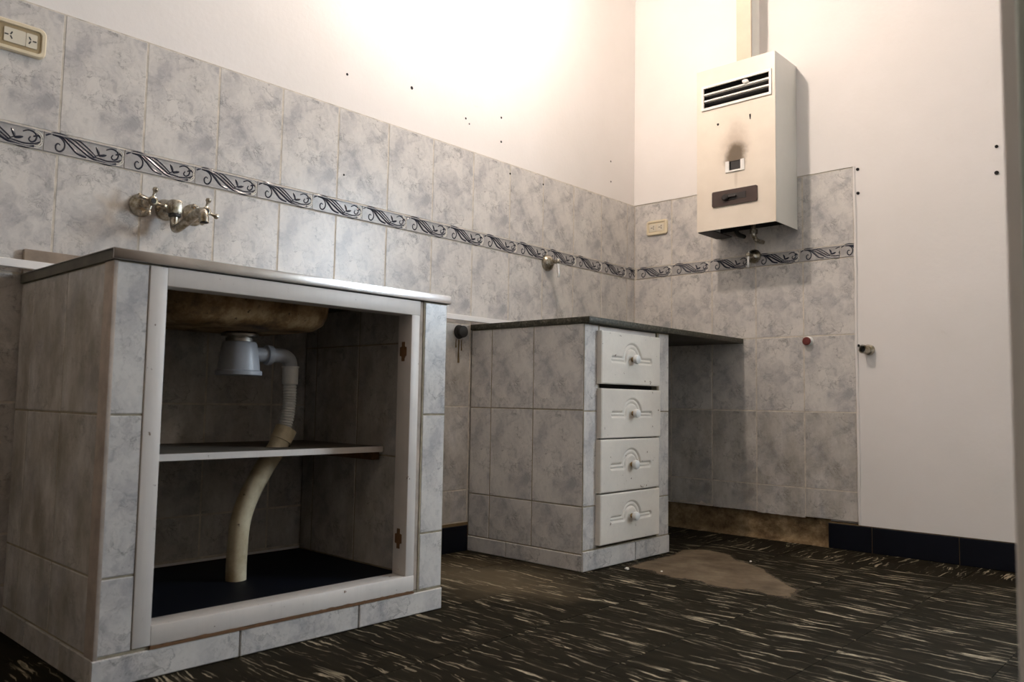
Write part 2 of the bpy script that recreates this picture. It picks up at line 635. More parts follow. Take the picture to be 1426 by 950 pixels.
def tile_ny(parent, y, x0, x1, z0, z1, mat=None, name='tile', g=G, proud=0.0):
    me = tile_mesh(x1 - x0 - g, z1 - z0 - g, mat or M['marble'])
    return place(name, me, parent, (x0 + g / 2, y - proud + random.uniform(-.0004, .0004), z0 + g / 2), ROT_NY)


# ------------------------------------------------------------------ room shell
CEIL = 3.3
ZT, TH, BH = 1.4726, 0.3005, 0.0516
ROWS = [(ZT - TH, ZT), (ZT - TH * 2 - BH, ZT - TH - BH), (ZT - TH * 3 - BH, ZT - TH * 2 - BH),
        (ZT - TH * 4 - BH, ZT - TH * 3 - BH), (0.104, ZT - TH * 4 - BH)]
BZ0, BZ1 = ZT - TH - BH, ZT - TH

fl = box('floor', (-0.15, -4.3, -0.12), (3.4, 0.15, -0.0025), M['floor_grout'])
struct(fl)
ORG[fl] = Vector((0, 0, 0))
FP = 0.292
fx = [0.0, 0.248] + [0.248 + FP * k for k in range(1, 6)] + [1.95]
fx = sorted(set([v for v in fx if v < 1.7] + [0.248 + FP * k for k in range(5, 11)] + [3.25]))
fy = [0.03, -0.262] + [-0.262 - FP * k for k in range(1, 14)]
FLOOR_MESH = {}
for j in range(len(fy) - 1):
    for i in range(len(fx) - 1):
        x0, x1, y0, y1 = fx[i], fx[i + 1], fy[j + 1], fy[j]
        if x1 - x0 < 0.03:
            continue
        if x1 < 0.45 and (y0 > -2.5 and y1 < -1.75 or y0 > -1.02 and y1 < -0.6):
            continue
        turned = (j == 0)
        g = 0.0016
        if turned:
            me = tile_mesh(y1 - y0 - g, x1 - x0 - g, M['floor'], 0.006, 0.0008)
            place('floor_tile', me, fl, (x1 - g / 2, y0 + g / 2, random.uniform(-.0003, .0003)), (0, 0, PI / 2))
        else:
            me = tile_mesh(x1 - x0 - g, y1 - y0 - 0.0004, M['floor'], 0.006, 0.0003)
            place('floor_tile', me, fl, (x0 + g / 2, y0 + g / 2, random.uniform(-.0003, .0003)), (0, 0, 0))

ce = struct(box('ceiling', (-0.15, -4.3, CEIL), (3.4, 0.15, CEIL + 0.1), M['ceiling']))

wl = struct(box('wall_left', (-0.15, -4.3, -0.1), (-0.003, 0.15, CEIL), M['plaster']))
box('grout_bed', (-0.006, -4.29, 0.10), (-0.0007, 0.0, ZT + 0.001), M['grout'], wl)

wx0_, wx1_, wz0_, wz1_ = WIN
bm = bmesh.new()
for lo, hi in (((-0.15, 0.03, -0.1), (wx0_, 0.15, CEIL)), ((wx1_, 0.03, -0.1), (3.4, 0.15, CEIL)),
               ((wx0_, 0.03, -0.1), (wx1_, 0.15, wz0_)), ((wx0_, 0.03, wz1_), (wx1_, 0.15, CEIL))):
    add_box(bm, lo, hi)
add_box(bm, (-0.003, 0.003, 0.108), (1.0115, 0.031, CEIL))
wbk = struct(obj('wall_back', bm, M['plaster']))
bm = bmesh.new()
# slightly proud plaster right of the tiles, with a soft uneven left edge
add_prism(bm, [(-0.002, ZT + 0.0012), (1.0118, ZT + 0.0012), (1.0125, 0.8), (1.0112, 0.4), (1.0122, 0.098), (wx0_, 0.098), (wx0_, CEIL), (-0.002, CEIL)],
          lambda u, v: (u, 0.0305, v), lambda u, v: (u, -0.003, v))
struct_p = obj('plaster_coat', bm, M['plaster'], wbk)
bm = bmesh.new()
add_tube(bm, [(1.0155 + random.uniform(-.0015, .0015), -0.0035, 0.1 + (ZT - 0.1) * k / 24) for k in range(25)], [random.uniform(.0045, .0065) for k in range(25)], 10)
obj('plaster_bead', bm, M['plaster'], wbk)
box('grout_bed', (0.0, 0.0007, 0.112), (1.0105, 0.006, ZT + 0.001), M['grout'], wbk)

# the room goes on to the right behind a short partition; the photograph looks past its end
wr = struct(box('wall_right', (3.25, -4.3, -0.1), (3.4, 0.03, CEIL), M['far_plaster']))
wf = struct(box('wall_front', (-0.15, -4.3, -0.1), (3.4, -4.15, CEIL), M['front_plaster']))
wpn = struct(box('wall_partition', (1.953, -2.30, -0.1), (3.25, -2.15, CEIL), M['plaster'], None, 0.004, 2))

# door frame lining the end of the partition
dj = bpy.data.objects.new('door_1', None)
COL.objects.link(dj)
dj.location = (2.02, -2.30, 0)
ORG[dj] = Vector((2.02, -2.30, 0))
struct(dj)
box('door_jamb', (1.9690, -2.322, 0), (2.06, -2.299, 2.12), M['jamb'], dj, 0.006, 3)

# window
wn = bpy.data.objects.new('window_1', None)
COL.objects.link(wn)
wn.location = ((wx0_ + wx1_) / 2, 0.09, wz0_)
ORG[wn] = Vector(wn.location)
struct(wn)
bm = bmesh.new()
xm_ = (wx0_ + wx1_) / 2
for lo, hi in (((wx0_, 0.07, wz0_), (wx0_ + 0.035, 0.115, wz1_)), ((wx1_ - 0.035, 0.07, wz0_), (wx1_, 0.115, wz1_)),
               ((wx0_ + 0.035, 0.07, wz0_), (wx1_ - 0.035, 0.115, wz0_ + 0.035)), ((wx0_ + 0.035, 0.07, wz1_ - 0.035), (wx1_ - 0.035, 0.115, wz1_)),
               ((xm_ - 0.015, 0.07, wz0_ + 0.035), (xm_ + 0.015, 0.115, wz1_ - 0.035))):
    add_box(bm, lo, hi)
obj('window_frame', bm, M['jamb'], wn)
for a, b in ((wx0_ + 0.035, xm_ - 0.015), (xm_ + 0.015, wx1_ - 0.035)):
    box('pane', (a, 0.092, wz0_ + 0.035), (b, 0.095, wz1_ - 0.035), M['glass'], wn)
box('window_sill', (wx0_ - 0.03, -0.02, wz0_ - 0.03), (wx1_ + 0.03, 0.07, wz0_), M['plaster'], wn, 0.004, 2)

# ------------------------------------------------------------------ wall tiles
LC = [0.0] + [-(0.061 + 0.2025 * k) for k in range(0, 20)]
for k in range(len(LC) - 1):
    y1, y0 = LC[k], LC[k + 1]
    for ri, (z0, z1) in enumerate(ROWS):
        if ri >= 2 and y0 > -1.05 and y1 < -0.56:
            continue                        # behind the drawer cabinet
        below = ri >= 2
        tile_px(wl, 0, y0, y1, z0, z1, M['marble_inside'] if below else M['marble'])
for k in range(5):
    x1 = 1.0103 - 0.2025 * k
    x0 = max(x1 - 0.2025, 0.0)
    for ri, (z0, z1) in enumerate(ROWS):
        if ri == 4:
            continue
        tile_ny(wbk, 0, x0, x1, z0, z1, M['marble_inside'] if ri >= 3 else M['marble'])
    # bottom cut row, with a broken lower edge towards the corner
    ztop = ROWS[4][1] - G / 2
    zb = (0.109, 0.104, 0.108, 0.113, 0.116)[k]
    amp = (0.0006, 0.0015, 0.004, 0.010, 0.012)[k]
    n = 16
    w = x1 - x0 - G
    poly = []
    for q in range(n + 1):
        poly.append((w * q / n, random.uniform(0, amp) + (0 if q % 3 else amp * random.uniform(-.6, .6))))
    hgt = ztop - zb
    poly += [(w, hgt), (0, hgt)]
    bm = bmesh.new()
    add_prism(bm, poly, lambda u, v: (u, v, -0.007), lambda u, v: (u, v, 0))
    me = to_mesh('cut_tile', bm, M['marble_inside'], smooth=0)
    place('tile', me, wbk, (x0 + G / 2, 0, zb), ROT_NY)

# --- border tiles with raised scroll work
BP = 0.1885
def bpt(x, y):
    """sketch coordinates of one border unit -> local (u, v)"""
    u = (x - 290) / 525 * BP
    v = 0.0495 - (y - (128 + (x - 290) * 0.196)) / 108 * 0.0495
    return (u, v)


STROKES = [
    ([(300, 152), (345, 141), (400, 150), (470, 175), (540, 222), (612, 275)], 0.0023),
    ([(340, 146), (400, 160), (452, 205), (500, 250), (560, 274)], 0.0032),
    ([(372, 150), (440, 175), (520, 228), (585, 272), (650, 298), (730, 316), (800, 303)], 0.0029),
    ([(420, 158), (500, 178), (560, 216), (622, 268)], 0.0019),
    ([(345, 150), (390, 165), (418, 195), (416, 225), (393, 240), (370, 230), (364, 208), (378, 196), (392, 206)], 0.0019),
    ([(612, 272), (650, 282), (700, 296), (760, 300), (808, 288)], 0.0017),
    ([(612, 272), (640, 262), (690, 262)], 0.0012),
    ([(688, 234), (722, 228), (756, 240), (772, 262), (764, 284), (742, 290), (726, 276), (736, 262)], 0.0018),
    ([(752, 262), (780, 258), (800, 268)], 0.0022),
]
LEAVES = [((620, 216), (644, 268), 0.0046), ((640, 268), (694, 264), 0.0044), ((778, 254), (806, 280), 0.0042)]


def ribbon(bm, pts, w, h=0.0011, leaf=False):
    pts = smooth_pts([(a, b, 0) for a, b in pts], 4)
    n = len(pts)
    rows = []
    for i, p in enumerate(pts):
        d = (pts[min(i + 1, n - 1)] - pts[max(i - 1, 0)]).normalized()
        s = Vector((-d.y, d.x, 0))
        t = i / (n - 1)
        ww = 1.5 * w * (0.45 + 0.55 * math.sin(PI * min(1, max(0, 0.12 + 0.76 * t))))
        if leaf:
            ww = w * max(0.03, math.sin(PI * t) ** 0.8)
        rows.append([bm.verts.new(p + s * ww + Vector((0, 0, -0.0006))), bm.verts.new(p + Vector((0, 0, h))), bm.verts.new(p - s * ww + Vector((0, 0, -0.0006)))])
    for a, b in zip(rows, rows[1:]):
        bm.faces.new((a[0], a[1], b[1], b[0]))
        bm.faces.new((a[1], a[2], b[2], b[1]))


def clip_u(bm, umax):
    if umax < BP - 1e-4:
        bmesh.ops.bisect_plane(bm, geom=bm.verts[:] + bm.edges[:] + bm.faces[:], plane_co=(umax, 0, 0), plane_no=(1, 0, 0), clear_outer=True)


BORDER = {}


def border_meshes(umax):
    key = round(umax, 4)
    if key in BORDER:
        return BORDER[key]
    bm = bmesh.new()
    add_box(bm, (0, 0.0012, -0.008), (umax, BH - 0.0012, 0.0010), 0.0010, 1)
    add_box(bm, (0, 0.0016, 0.0), (umax, 0.0046, 0.0026), 0.001, 1)
    add_box(bm, (0, BH - 0.0052, 0.0), (umax, BH - 0.0016, 0.0026), 0.001, 1)
    me0 = to_mesh('border_tile', bm, M['border_bg'])
    bm = bmesh.new()
    for pts, w in STROKES:
        ribbon(bm, [bpt(*p) for p in pts], w)
    for a, b, w in LEAVES:
        a, b = Vector((*bpt(*a), 0)), Vector((*bpt(*b), 0))
        ribbon(bm, [(a.x, a.y), ((a.x + b.x) / 2 + 0.0012, (a.y + b.y) / 2 + 0.0008), (b.x, b.y)], w, leaf=True)
    bmesh.ops.translate(bm, verts=bm.verts[:], vec=(0, 0.001, 0.0012))
    clip_u(bm, umax)
    me1 = to_mesh('scroll', bm, M['navy'])
    bm = bmesh.new()
    for r in (0.0165, 0.0205):
        pts = []
        for q in range(11):
            a = -PI / 2 + PI * q / 10
            pts.append((BP - 0.020 + math.cos(a) * r * 0.92, BH / 2 + math.sin(a) * r * 1.02, 0.0012))
        add_tube(bm, pts, 0.0016, 6)
    clip_u(bm, umax)
    me2 = to_mesh('end_arc', bm, M['border_white']) if len(bm.verts) else None
    BORDER[key] = (me0, me1, me2)
    return BORDER[key]


def border(parent, loc, rot, umax):
    m0, m1, m2 = border_meshes(umax)
    b = place('border_tile', m0, parent, loc, rot)
    for nm, me in (('scroll', m1), ('end_arc', m2)):
        if me is None or not len(me.polygons):
            continue
        o = bpy.data.objects.new(nm, me)
        COL.objects.link(o)
        o.parent = b


yb = -0.079 + 0.006
border(wl, (0, yb, BZ0), ROT_PX, -yb - 0.001)
for k in range(1, 22):
    border(wl, (0, yb - BP * k + 0.0006, BZ0), ROT_PX, BP - 0.0012)
for x0, ln in ((0.014, BP), (0.2035, BP), (0.393, BP), (0.5825, 0.0225), (0.606, BP), (0.7955, 0.161), (0.957, 0.053)):
    border(wbk, (x0 + 0.0006, 0, BZ0), ROT_NY, ln - 0.0012)
# pale joint pieces between scroll units
# ------------------------------------------------------------------ black skirting tiles and exposed mortar
bbs = bpy.data.objects.new('baseboard_back', None)
COL.objects.link(bbs)
bbs.location = (1.4, 0, 0)
ORG[bbs] = Vector((1.4, 0, 0))
struct(bbs)
for a, b in ((0.897, 1.059), (1.059, 1.351), (1.351, 1.643), (1.643, 1.935), (1.935, 2.227), (2.227, 2.519), (2.519, 2.811), (2.811, 3.248)):
    box('skirting_tile', (a + 0.0008, -0.004, 0.0), (b - 0.0008, 0.031, 0.095), M['black_tile'], bbs, 0.002, 1)
box('grout_line', (0.899, -0.001, 0.002), (3.248, 0.030, 0.0985), M['rust_stain'], bbs)
bbl = bpy.data.objects.new('baseboard_left', None)
COL.objects.link(bbl)
bbl.location = (0, -1.38, 0)
ORG[bbl] = Vector((0, -1.38, 0))
struct(bbl)
for a, b in ((-1.688, -1.40), (-1.40, -1.071)):
    box('skirting_tile', (-0.004, a + 0.0015, 0.0), (0.006, b - 0.0015, 0.092), M['black_tile'], bbl, 0.002, 1)
box('grout_line', (-0.004, -1.688, 0.0), (0.003, -1.070, 0.102), M['rust_stain'], bbl)
for a, b in ((-4.1, -3.81), (-3.81, -3.52), (-3.52, -3.23), (-3.23, -2.94), (-2.94, -2.556)):
    box('skirting_tile', (-0.004, a + 0.0015, 0.0), (0.006, b - 0.0015, 0.098), M['black_tile'], bbl, 0.002, 1)
box('skirting_tile', (-0.004, -0.545, 0.0), (0.004, -0.002, 0.10), M['black_tile'], bbl, 0.002, 1)

bm = bmesh.new()
nx, nz = 110, 14
grid = []
for j in range(nz + 1):
    row = []
    for i in range(nx + 1):
        x = 0.9 * i / nx
        z = 0.125 * j / nz - 0.004
        q = Vector((x, 0, z))
        d = 0.016 + 0.010 * noise.noise(q * 14) + 0.004 * noise.noise(q * 45)
        if z < 0.022:
            d -= 0.022 * (1 - max(z, 0) / 0.022) ** 2
        row.append(bm.verts.new((x, d, z)))
    grid.append(row)
for j in range(nz):
    for i in range(nx):
        bm.faces.new((grid[j][i], grid[j][i + 1], grid[j + 1][i + 1], grid[j + 1][i]))
obj('exposed_mortar', bm, M['mortar'], wbk, smooth=80)

# screw holes left in the plaster and tiles: small dark plugs
def hole(parent, p, axis, r):
    bm = bmesh.new()
    add_lathe(bm, [(r, -0.004), (r, 0.0004), (r * 0.6, 0.0006)], p, axis, 10)
    obj('screw_hole', bm, M['dark'], parent)


for y, z, r in ((-1.654, 1.589, .0045), (-1.382, 1.627, .0062), (-1.118, 1.591, .0042), (-1.099, 1.575, .0032), (-0.926, 1.647, .0045), (-0.924, 1.551, .0045),
                (-0.193, 1.645, .004), (-0.191, 1.551, .004)):
    hole(wl, (-0.003, y, z), (1, 0, 0), r)
for y, z, r in ((-0.873, 1.435, .0045), (-0.671, 1.435, .004), (-1.656, 1.256, .0035)):
    hole(wl, (0.0, y, z), (1, 0, 0), r)
for x, z, r in ((1.499, 1.453, .0055), (1.497, 1.36, .007), (1.029, 1.459, .006), (1.029, 1.365, .006), (1.022, 0.775, .005)):
    hole(wbk, (x, -0.006, z), (0, -1, 0), r)

# ------------------------------------------------------------------ sink cabinet
SX, SY0, SY1, ST = 0.54, -2.55, -1.6915, 0.796
sc = thing('sink_cabinet', (0.27, -2.12, 0), 'doorless tiled masonry cupboard under the steel sink worktop, with white wooden frame and shelf', 'cabinet')
bm = bmesh.new()
e = 0.0014
add_box(bm, (0.004, SY0 + e, 0), (SX - e, -2.462, ST))
add_box(bm, (0.004, -1.775 + e, 0), (SX - e, SY1 - e, ST))
add_box(bm, (0.10, -2.462, 0), (SX - e, -1.775, 0.06))
obj('masonry_body', bm, M['dirty_grout'], sc)
XC = [0.004, 0.095, 0.298, 0.496]
ZR = [0.057, 0.200, 0.503, ST]
for i in range(3):
    for j in range(3):
        tile_ny(sc, SY0, XC[i], XC[i + 1], ZR[j], ZR[j + 1], M['marble_dirty_shaded'])
for a, b in ((0.004, 0.17), (0.17, 0.372), (0.372, 0.536)):
    tile_ny(sc, SY0, a, b, 0.0, 0.057, M['marble_dirty_shaded'], 'plinth_tile', proud=0.003)
# raw corner strip
bm = bmesh.new()
add_box(bm, (0.496, SY0 - 0.0015, 0.05), (SX + 0.0005, SY0 + 0.008, ST), 0.002, 2)
obj('corner_strip', bm, M['wood_edge'], sc)
for (a, b) in ((SY0 + 0.001, -2.482), (-1.771, SY1)):
    zz = [0.058, 0.200, 0.503, ST]
    for j in range(3):
        tile_px(sc, SX, a, b, zz[j], zz[j + 1])
for a, b in ((-2.556, -2.261), (-2.261, -1.957), (-1.957, SY1)):
    tile_px(sc, SX, a, b, 0.0, 0.056, None, 'plinth_tile', proud=0.004)
# tiles on the right end (towards the gap)
YE = SY1
for i, (a, b) in enumerate(((0.004, 0.135), (0.135, 0.3375), (0.3375, 0.538))):
    for j in range(3):
        me = tile_mesh(b - a - G, ZR[j + 1] - ZR[j] - G, M['marble'])
        place('tile', me, sc, (b - G / 2, YE, ZR[j] + G / 2), (PI / 2, 0, PI))
# tiles lining the inside of the right wall
XI = [0.004, 0.062, 0.268, 0.475]
ZI = [0.095, 0.39, 0.69, 0.794]
for i in range(3):
    for j in range(3):
        tile_ny(sc, -1.775, XI[i], XI[i + 1], ZI[j], ZI[j + 1], M['marble_inside'])
# inside of left wall
for i in range(3):
    for j in range(3):
        me = tile_mesh(XI[i + 1] - XI[i] - G, ZI[j + 1] - ZI[j] - G, M['marble_inside'])
        place('tile', me, sc, (XI[i + 1] - G / 2, -2.462, ZI[j] + G / 2), (PI / 2, 0, PI))
box('cupboard_floor', (0.003, -2.462, 0.0), (0.50, -1.776, 0.094), M['cup_floor'], sc)
box('frame_stile', (0.49, -2.483, 0.062), (0.543, -2.448, 0.794), M['wood'], sc, 0.002, 2)
box('frame_stile', (0.49, -1.817, 0.098), (0.543, -1.790, 0.758), M['wood'], sc, 0.002, 2)
box('frame_rail', (0.49, -2.449, 0.757), (0.5435, -1.789, 0.7945), M['wood'], sc, 0.002, 2)
box('frame_rail', (0.488, -2.449, 0.061), (0.544, -1.789, 0.1), M['wood'], sc, 0.003, 2)
bm = bmesh.new()
zz_ = [0.0605 + random.uniform(-.001, .0028) for k in range(61)]
add_prism(bm, [(-2.449 + 0.66 * k / 60, zz_[k]) for k in range(61)] + [(-1.789, 0.055), (-2.449, 0.055)], lambda u, v: (0.535, u, v), lambda u, v: (0.5447, u, v))
obj('worn_edge', bm, M['bare_wood'], sc, smooth=0)
box('filler_strip', (0.50, -1.7905, 0.06), (0.5365, -1.7715, 0.795), M['wood_edge'], sc, 0.002, 1)
# shelf with a hole for the drain pipe: three boards' worth of outline made as one ring mesh
PX, PY, PR = 0.265, -2.022, 0.031
bm = bmesh.new()
sx0, sx1, sy0, sy1, sz0, sz1 = 0.006, 0.39, -2.459, -1.7765, 0.4, 0.4145
n = 24
outer, inner = [], []
for k in range(n):
    a = 2 * PI * (k + 0.5) / n
    c, s = math.cos(a), math.sin(a)
    tx = ((sx1 if c > 0 else sx0) - PX) / c if abs(c) > 1e-6 else 1e9
    ty = ((sy1 if s > 0 else sy0) - PY) / s if abs(s) > 1e-6 else 1e9
    t_ = min(tx, ty)
    outer.append((PX + c * t_, PY + s * t_))
    inner.append((PX + c * PR, PY + s * PR * 1.15))
pts = []
for k in range(n):                       # insert the board's corners
    pts.append((outer[k], inner[k]))
ring = {}
for z in (sz0, sz1):
    ring[z] = ([bm.verts.new((*o_, z)) for o_, i_ in pts], [bm.verts.new((*i_, z)) for o_, i_ in pts])
corners = {(sx0, sy0): None, (sx0, sy1): None, (sx1, sy0): None, (sx1, sy1): None}
cv = {c: {z: bm.verts.new((c[0], c[1], z)) for z in (sz0, sz1)} for c in corners}
for k in range(n):
    k2 = (k + 1) % n
    cor = None
    a, b = outer[k], outer[k2]
    if abs(a[0] - b[0]) > 1e-6 and abs(a[1] - b[1]) > 1e-6:
        for c in corners:
            if (abs(c[0] - a[0]) < 1e-6 or abs(c[1] - a[1]) < 1e-6) and (abs(c[0] - b[0]) < 1e-6 or abs(c[1] - b[1]) < 1e-6):
                cor = c
    for z in (sz0, sz1):
        o_, i_ = ring[z]
        bm.faces.new([o_[k]] + ([cv[cor][z]] if cor else []) + [o_[k2], i_[k2], i_[k]])
    lo, hi = ring[sz0], ring[sz1]
    bm.faces.new((lo[1][k], lo[1][k2], hi[1][k2], hi[1][k]))
    if cor:
        bm.faces.new((lo[0][k], cv[cor][sz0], cv[cor][sz1], hi[0][k]))
        bm.faces.new((cv[cor][sz0], lo[0][k2], hi[0][k2], cv[cor][sz1]))
    else:
        bm.faces.new((lo[0][k], lo[0][k2], hi[0][k2], hi[0][k]))
for c in cv.values():
    for v in c.values():
        if not v.link_faces:
            bm.verts.remove(v)
sh = obj('shelf', bm, M['dark_wood'], sc, smooth=30)
box('shelf_edge', (0.388, -2.46, 0.3995), (0.3925, -1.7775, 0.415), M['wood'], sh, 0.001, 1)
box('shelf_bracket', (0.05, -1.80, 0.378), (0.375, -1.7765, 0.3995), M['bare_wood'], sc, 0.001, 1)
box('shelf_bracket', (0.05, -2.461, 0.378), (0.375, -2.44, 0.3995), M['bare_wood'], sc, 0.001, 1)
# bare cross-shaped marks where the door hinges were
for zc in (0.664, 0.190):
    bm = bmesh.new()
    poly = [(-.006, -.025), (.006, -.025), (.006, -.013), (.013, -.011), (.013, .011), (.006, .013), (.006, .025), (-.006, .025), (-.006, .013), (-.013, .011), (-.013, -.011), (-.006, -.013)]
    add_prism(bm, poly, lambda u, v: (0.512 + u, -1.8160, zc + v), lambda u, v: (0.512 + u, -1.8178, zc + v))
    obj('hinge_mark', bm, M['bare_wood'], sc)

# ------------------------------------------------------------------ steel sink worktop
st = thing('sink_worktop', (0.27, -2.12, ST), 'stainless steel sink top with bright front edge lying on the doorless cupboard', 'worktop')
bx0, bx1, by0, by1 = 0.095, 0.445, -2.395, -1.965
wx1, wy0, wy1, wz0, wz1 = 0.549, -2.556, -1.686, 0.7965, 0.8185
bm = bmesh.new()
add_box(bm, (0.003, wy0 + .002, wz0), (bx0, wy1 - .002, wz1 - .001))
add_box(bm, (bx1, wy0 + .002, wz0), (wx1 - 0.003, wy1 - .002, wz1 - .001))
add_box(bm, (bx0, wy0 + .002, wz0), (bx1, by0, wz1 - .001))
add_box(bm, (bx0, by1, wz0), (bx1, wy1 - .002, wz1 - .001))
obj('slab', bm, M['edge_shaded'], st)
bm = bmesh.new()
add_box(bm, (wx1 - 0.0035, wy0, wz0 + 0.0006), (wx1, wy1, wz1), 0.0014, 2)
obj('front_edge', bm, M['steel'], st)
bm = bmesh.new()
for lo, hi in (((0.003, wy0), (bx0, wy1)), ((bx1, wy0), (wx1 - .001, wy1)), ((bx0, wy0), (bx1, by0)), ((bx0, by1), (bx1, wy1))):
    add_box(bm, (*lo, wz1 - 0.0012), (*hi, wz1))
obj('steel_sheet', bm, M['steel_dull'], st)
box('upstand', (0.0012, wy0 + .002, wz1), (0.018, wy1, 0.878), M['upstand'], st, 0.003, 2)
# bowl: rounded tray, outside rusty
bm = bmesh.new()
cx, cy = (bx0 + bx1) / 2, (by0 + by1) / 2
hx, hy = (bx1 - bx0) / 2, (by1 - by0) / 2
lev = [(0.0, 0.0, 0.818), (0.0, 0.0, 0.772), (0.003, 0.003, 0.745), (0.012, 0.012, 0.722), (0.03, 0.03, 0.708), (0.06, 0.06, 0.703), (0.14, 0.18, 0.700)]
rings = []
for sgn in (0, 1):
    seq = lev if sgn == 0 else list(reversed(lev))
    for dx, dy, z in seq:
        off = 0.003 if sgn else 0
        pts = round_rect(cx, cy, hx - dx - off, hy - dy - off, max(0.015, 0.075 - dx * 0.5), 6)
        rings.append([bm.verts.new((a, b, z + off)) for a, b in pts])
for a, b in zip(rings, rings[1:]):
    for k in range(len(a)):
        bm.faces.new((a[k], a[(k + 1) % len(a)], b[(k + 1) % len(b)], b[k]))
bm.faces.new(list(reversed(rings[len(lev) - 1])))
bm.faces.new(rings[len(lev)])
bowl = obj('bowl', bm, [M['rust'], M['steel_dull']], st, smooth=60)
for pl in bowl.data.polygons:                       # steel inside, rust underneath
    c_ = pl.center + ORG[bowl]
    if pl.normal.z > 0.25 or (pl.normal.x * (cx - c_.x) + pl.normal.y * (cy - c_.y)) > 0.02:
        pl.material_index = 1
TX, TY = 0.27, -2.14
bm = bmesh.new()
add_lathe(bm, [(0.045, 0.0), (0.045, 0.006), (0.038, 0.010)], (TX, TY, 0.690), (0, 0, 1), 28)
obj('drain_flange', bm, M['steel_dull'], st)

# ------------------------------------------------------------------ drain trap and hose
tr = thing('drain_trap', (TX, TY, 0.593), 'grey plastic bottle trap with elbow and corrugated hose hanging under the rusty sink bowl', 'drain trap')
bm = bmesh.new()
add_lathe(bm, [(0.0505, 0.012), (0.049, 0.03), (0.0455, 0.055), (0.042, 0.078), (0.039, 0.083), (0.030, 0.085)], (TX, TY, 0.593), (0, 0, 1), 36)
obj('trap_body', bm, M['pvc'], tr)
bm = bmesh.new()
add_lathe(bm, [(0.053, 0.0), (0.056, 0.002), (0.056, 0.011), (0.053, 0.013)], (TX, TY, 0.593), (0, 0, 1), 36)
obj('bottom_cap', bm, M['pvc'], tr)
bm = bmesh.new()
add_lathe(bm, [(0.030, 0.082), (0.034, 0.084), (0.034, 0.093), (0.030, 0.0945), (0.030, 0.098)], (TX, TY, 0.593), (0, 0, 1), 28)
obj('top_nut', bm, M['steel_dull'], tr)
bm = bmesh.new()
zo = 0.648
add_tube(bm, smooth_pts([(TX, TY + 0.035, zo), (TX, TY + 0.09, zo), (TX, TY + 0.122, zo), (TX, TY + 0.140, zo - 0.010), (TX, TY + 0.146, zo - 0.032)], 5), 0.0185, 18)
obj('elbow_pipe', bm, M['pvc'], tr)
bm = bmesh.new()
add_lathe(bm, [(0.0185, 0.0), (0.0245, 0.001), (0.0255, 0.008), (0.0245, 0.016), (0.0185, 0.017)], (TX, TY + 0.072, zo), (0, 1, 0), 24)
obj('pipe_nut', bm, M['pvc'], tr)
bm = bmesh.new()
add_lathe(bm, [(0.0225, 0.0), (0.0225, -0.003), (0.0205, -0.004), (0.020, -0.046), (0.017, -0.047)], (TX, TY + 0.146, zo - 0.026), (0, 0, 1), 24)
obj('hose_sleeve', bm, M['pvc_white'], tr)
bm = bmesh.new()
hp = smooth_pts([(TX, TY + 0.146, 0.580), (TX, TY + 0.147, 0.54), (TX, TY + 0.144, 0.50), (TX - 0.001, TY + 0.137, 0.462)], 30)
add_tube(bm, hp, [0.0172 if i % 5 < 3 else 0.0152 for i in range(len(hp))], 16)
obj('corrugated_hose', bm, M['pvc_white'], tr)

dp = thing('drain_pipe', (0.27, -2.12, 0.094), 'thick bent cream drain pipe rising from the black cupboard floor through the shelf', 'pipe')
bm = bmesh.new()
path = smooth_pts([(0.27, -2.124, 0.0945), (0.27, -2.124, 0.15), (0.27, -2.118, 0.235), (0.268, -2.094, 0.300), (0.266, -2.055, 0.365), (0.265, -2.022, 0.412), (0.265, -1.996, 0.462)], 7)
nn = len(path)
add_tube(bm, path, [0.0245] * nn, 22, caps=False)
inner = [p for p in path[-12:]]
add_tube(bm, list(reversed(inner)), 0.0215, 22, caps=False)
obj('pipe_bend', bm, M['cream_pipe'], dp, smooth=60)
bm = bmesh.new()
d_ = (path[-1] - path[-3]).normalized()
add_lathe(bm, [(0.0243, 0.0), (0.0275, 0.001), (0.0280, 0.034), (0.0245, 0.0345), (0.0215, 0.034), (0.0215, 0.0)], path[-1] - d_ * 0.036, d_, 24, caps=False)
obj('pipe_collar', bm, M['cream_pipe'], dp)

# ------------------------------------------------------------------ drawer cabinet
DX, DY0, DY1, DT = 0.525, -1.070, -0.552, 0.7995
dc = thing('drawer_cabinet', (0.27, -0.81, 0), 'tiled masonry pedestal with four cream drawers under the dark granite worktop', 'cabinet')
bm = bmesh.new()
add_box(bm, (0.004, DY0 + e, 0), (DX - e, -0.985, DT))
add_box(bm, (0.004, -0.632, 0), (DX - e, DY1 - e, DT))
add_box(bm, (0.004, -0.985, 0), (DX - e, -0.632, 0.066))
add_box(bm, (0.004, -0.985, 0.066), (0.05, -0.632, DT))
obj('masonry_body', bm, M['dirty_grout'], dc)
XC = [0.004, 0.108, 0.307, 0.523]
ZR = [0.055, 0.206, 0.5165, DT]
for i in range(3):
    for j in range(3):
        tile_ny(dc, DY0, XC[i], XC[i + 1], ZR[j], ZR[j + 1], M['marble'])
for a, b in ((0.004, 0.193), (0.193, 0.526)):
    tile_ny(dc, DY0, a, b, 0.0, 0.055, None, 'plinth_tile', proud=0.003)
for a, b in ((DY0 + .001, -0.992), (-0.622, DY1)):
    zz = [0.066, 0.206, 0.513, DT]
    for j in range(3):
        tile_px(dc, DX, a, b, zz[j], zz[j + 1])
for a, b in ((DY0 - 0.002, -0.773), (-0.773, DY1)):
    tile_px(dc, DX, a, b, 0.0, 0.065, None, 'plinth_tile', proud=0.004)
box('top_filler', (0.49, -0.99, 0.775), (0.522, -0.640, 0.797), M['wood'], dc, 0.001, 1)
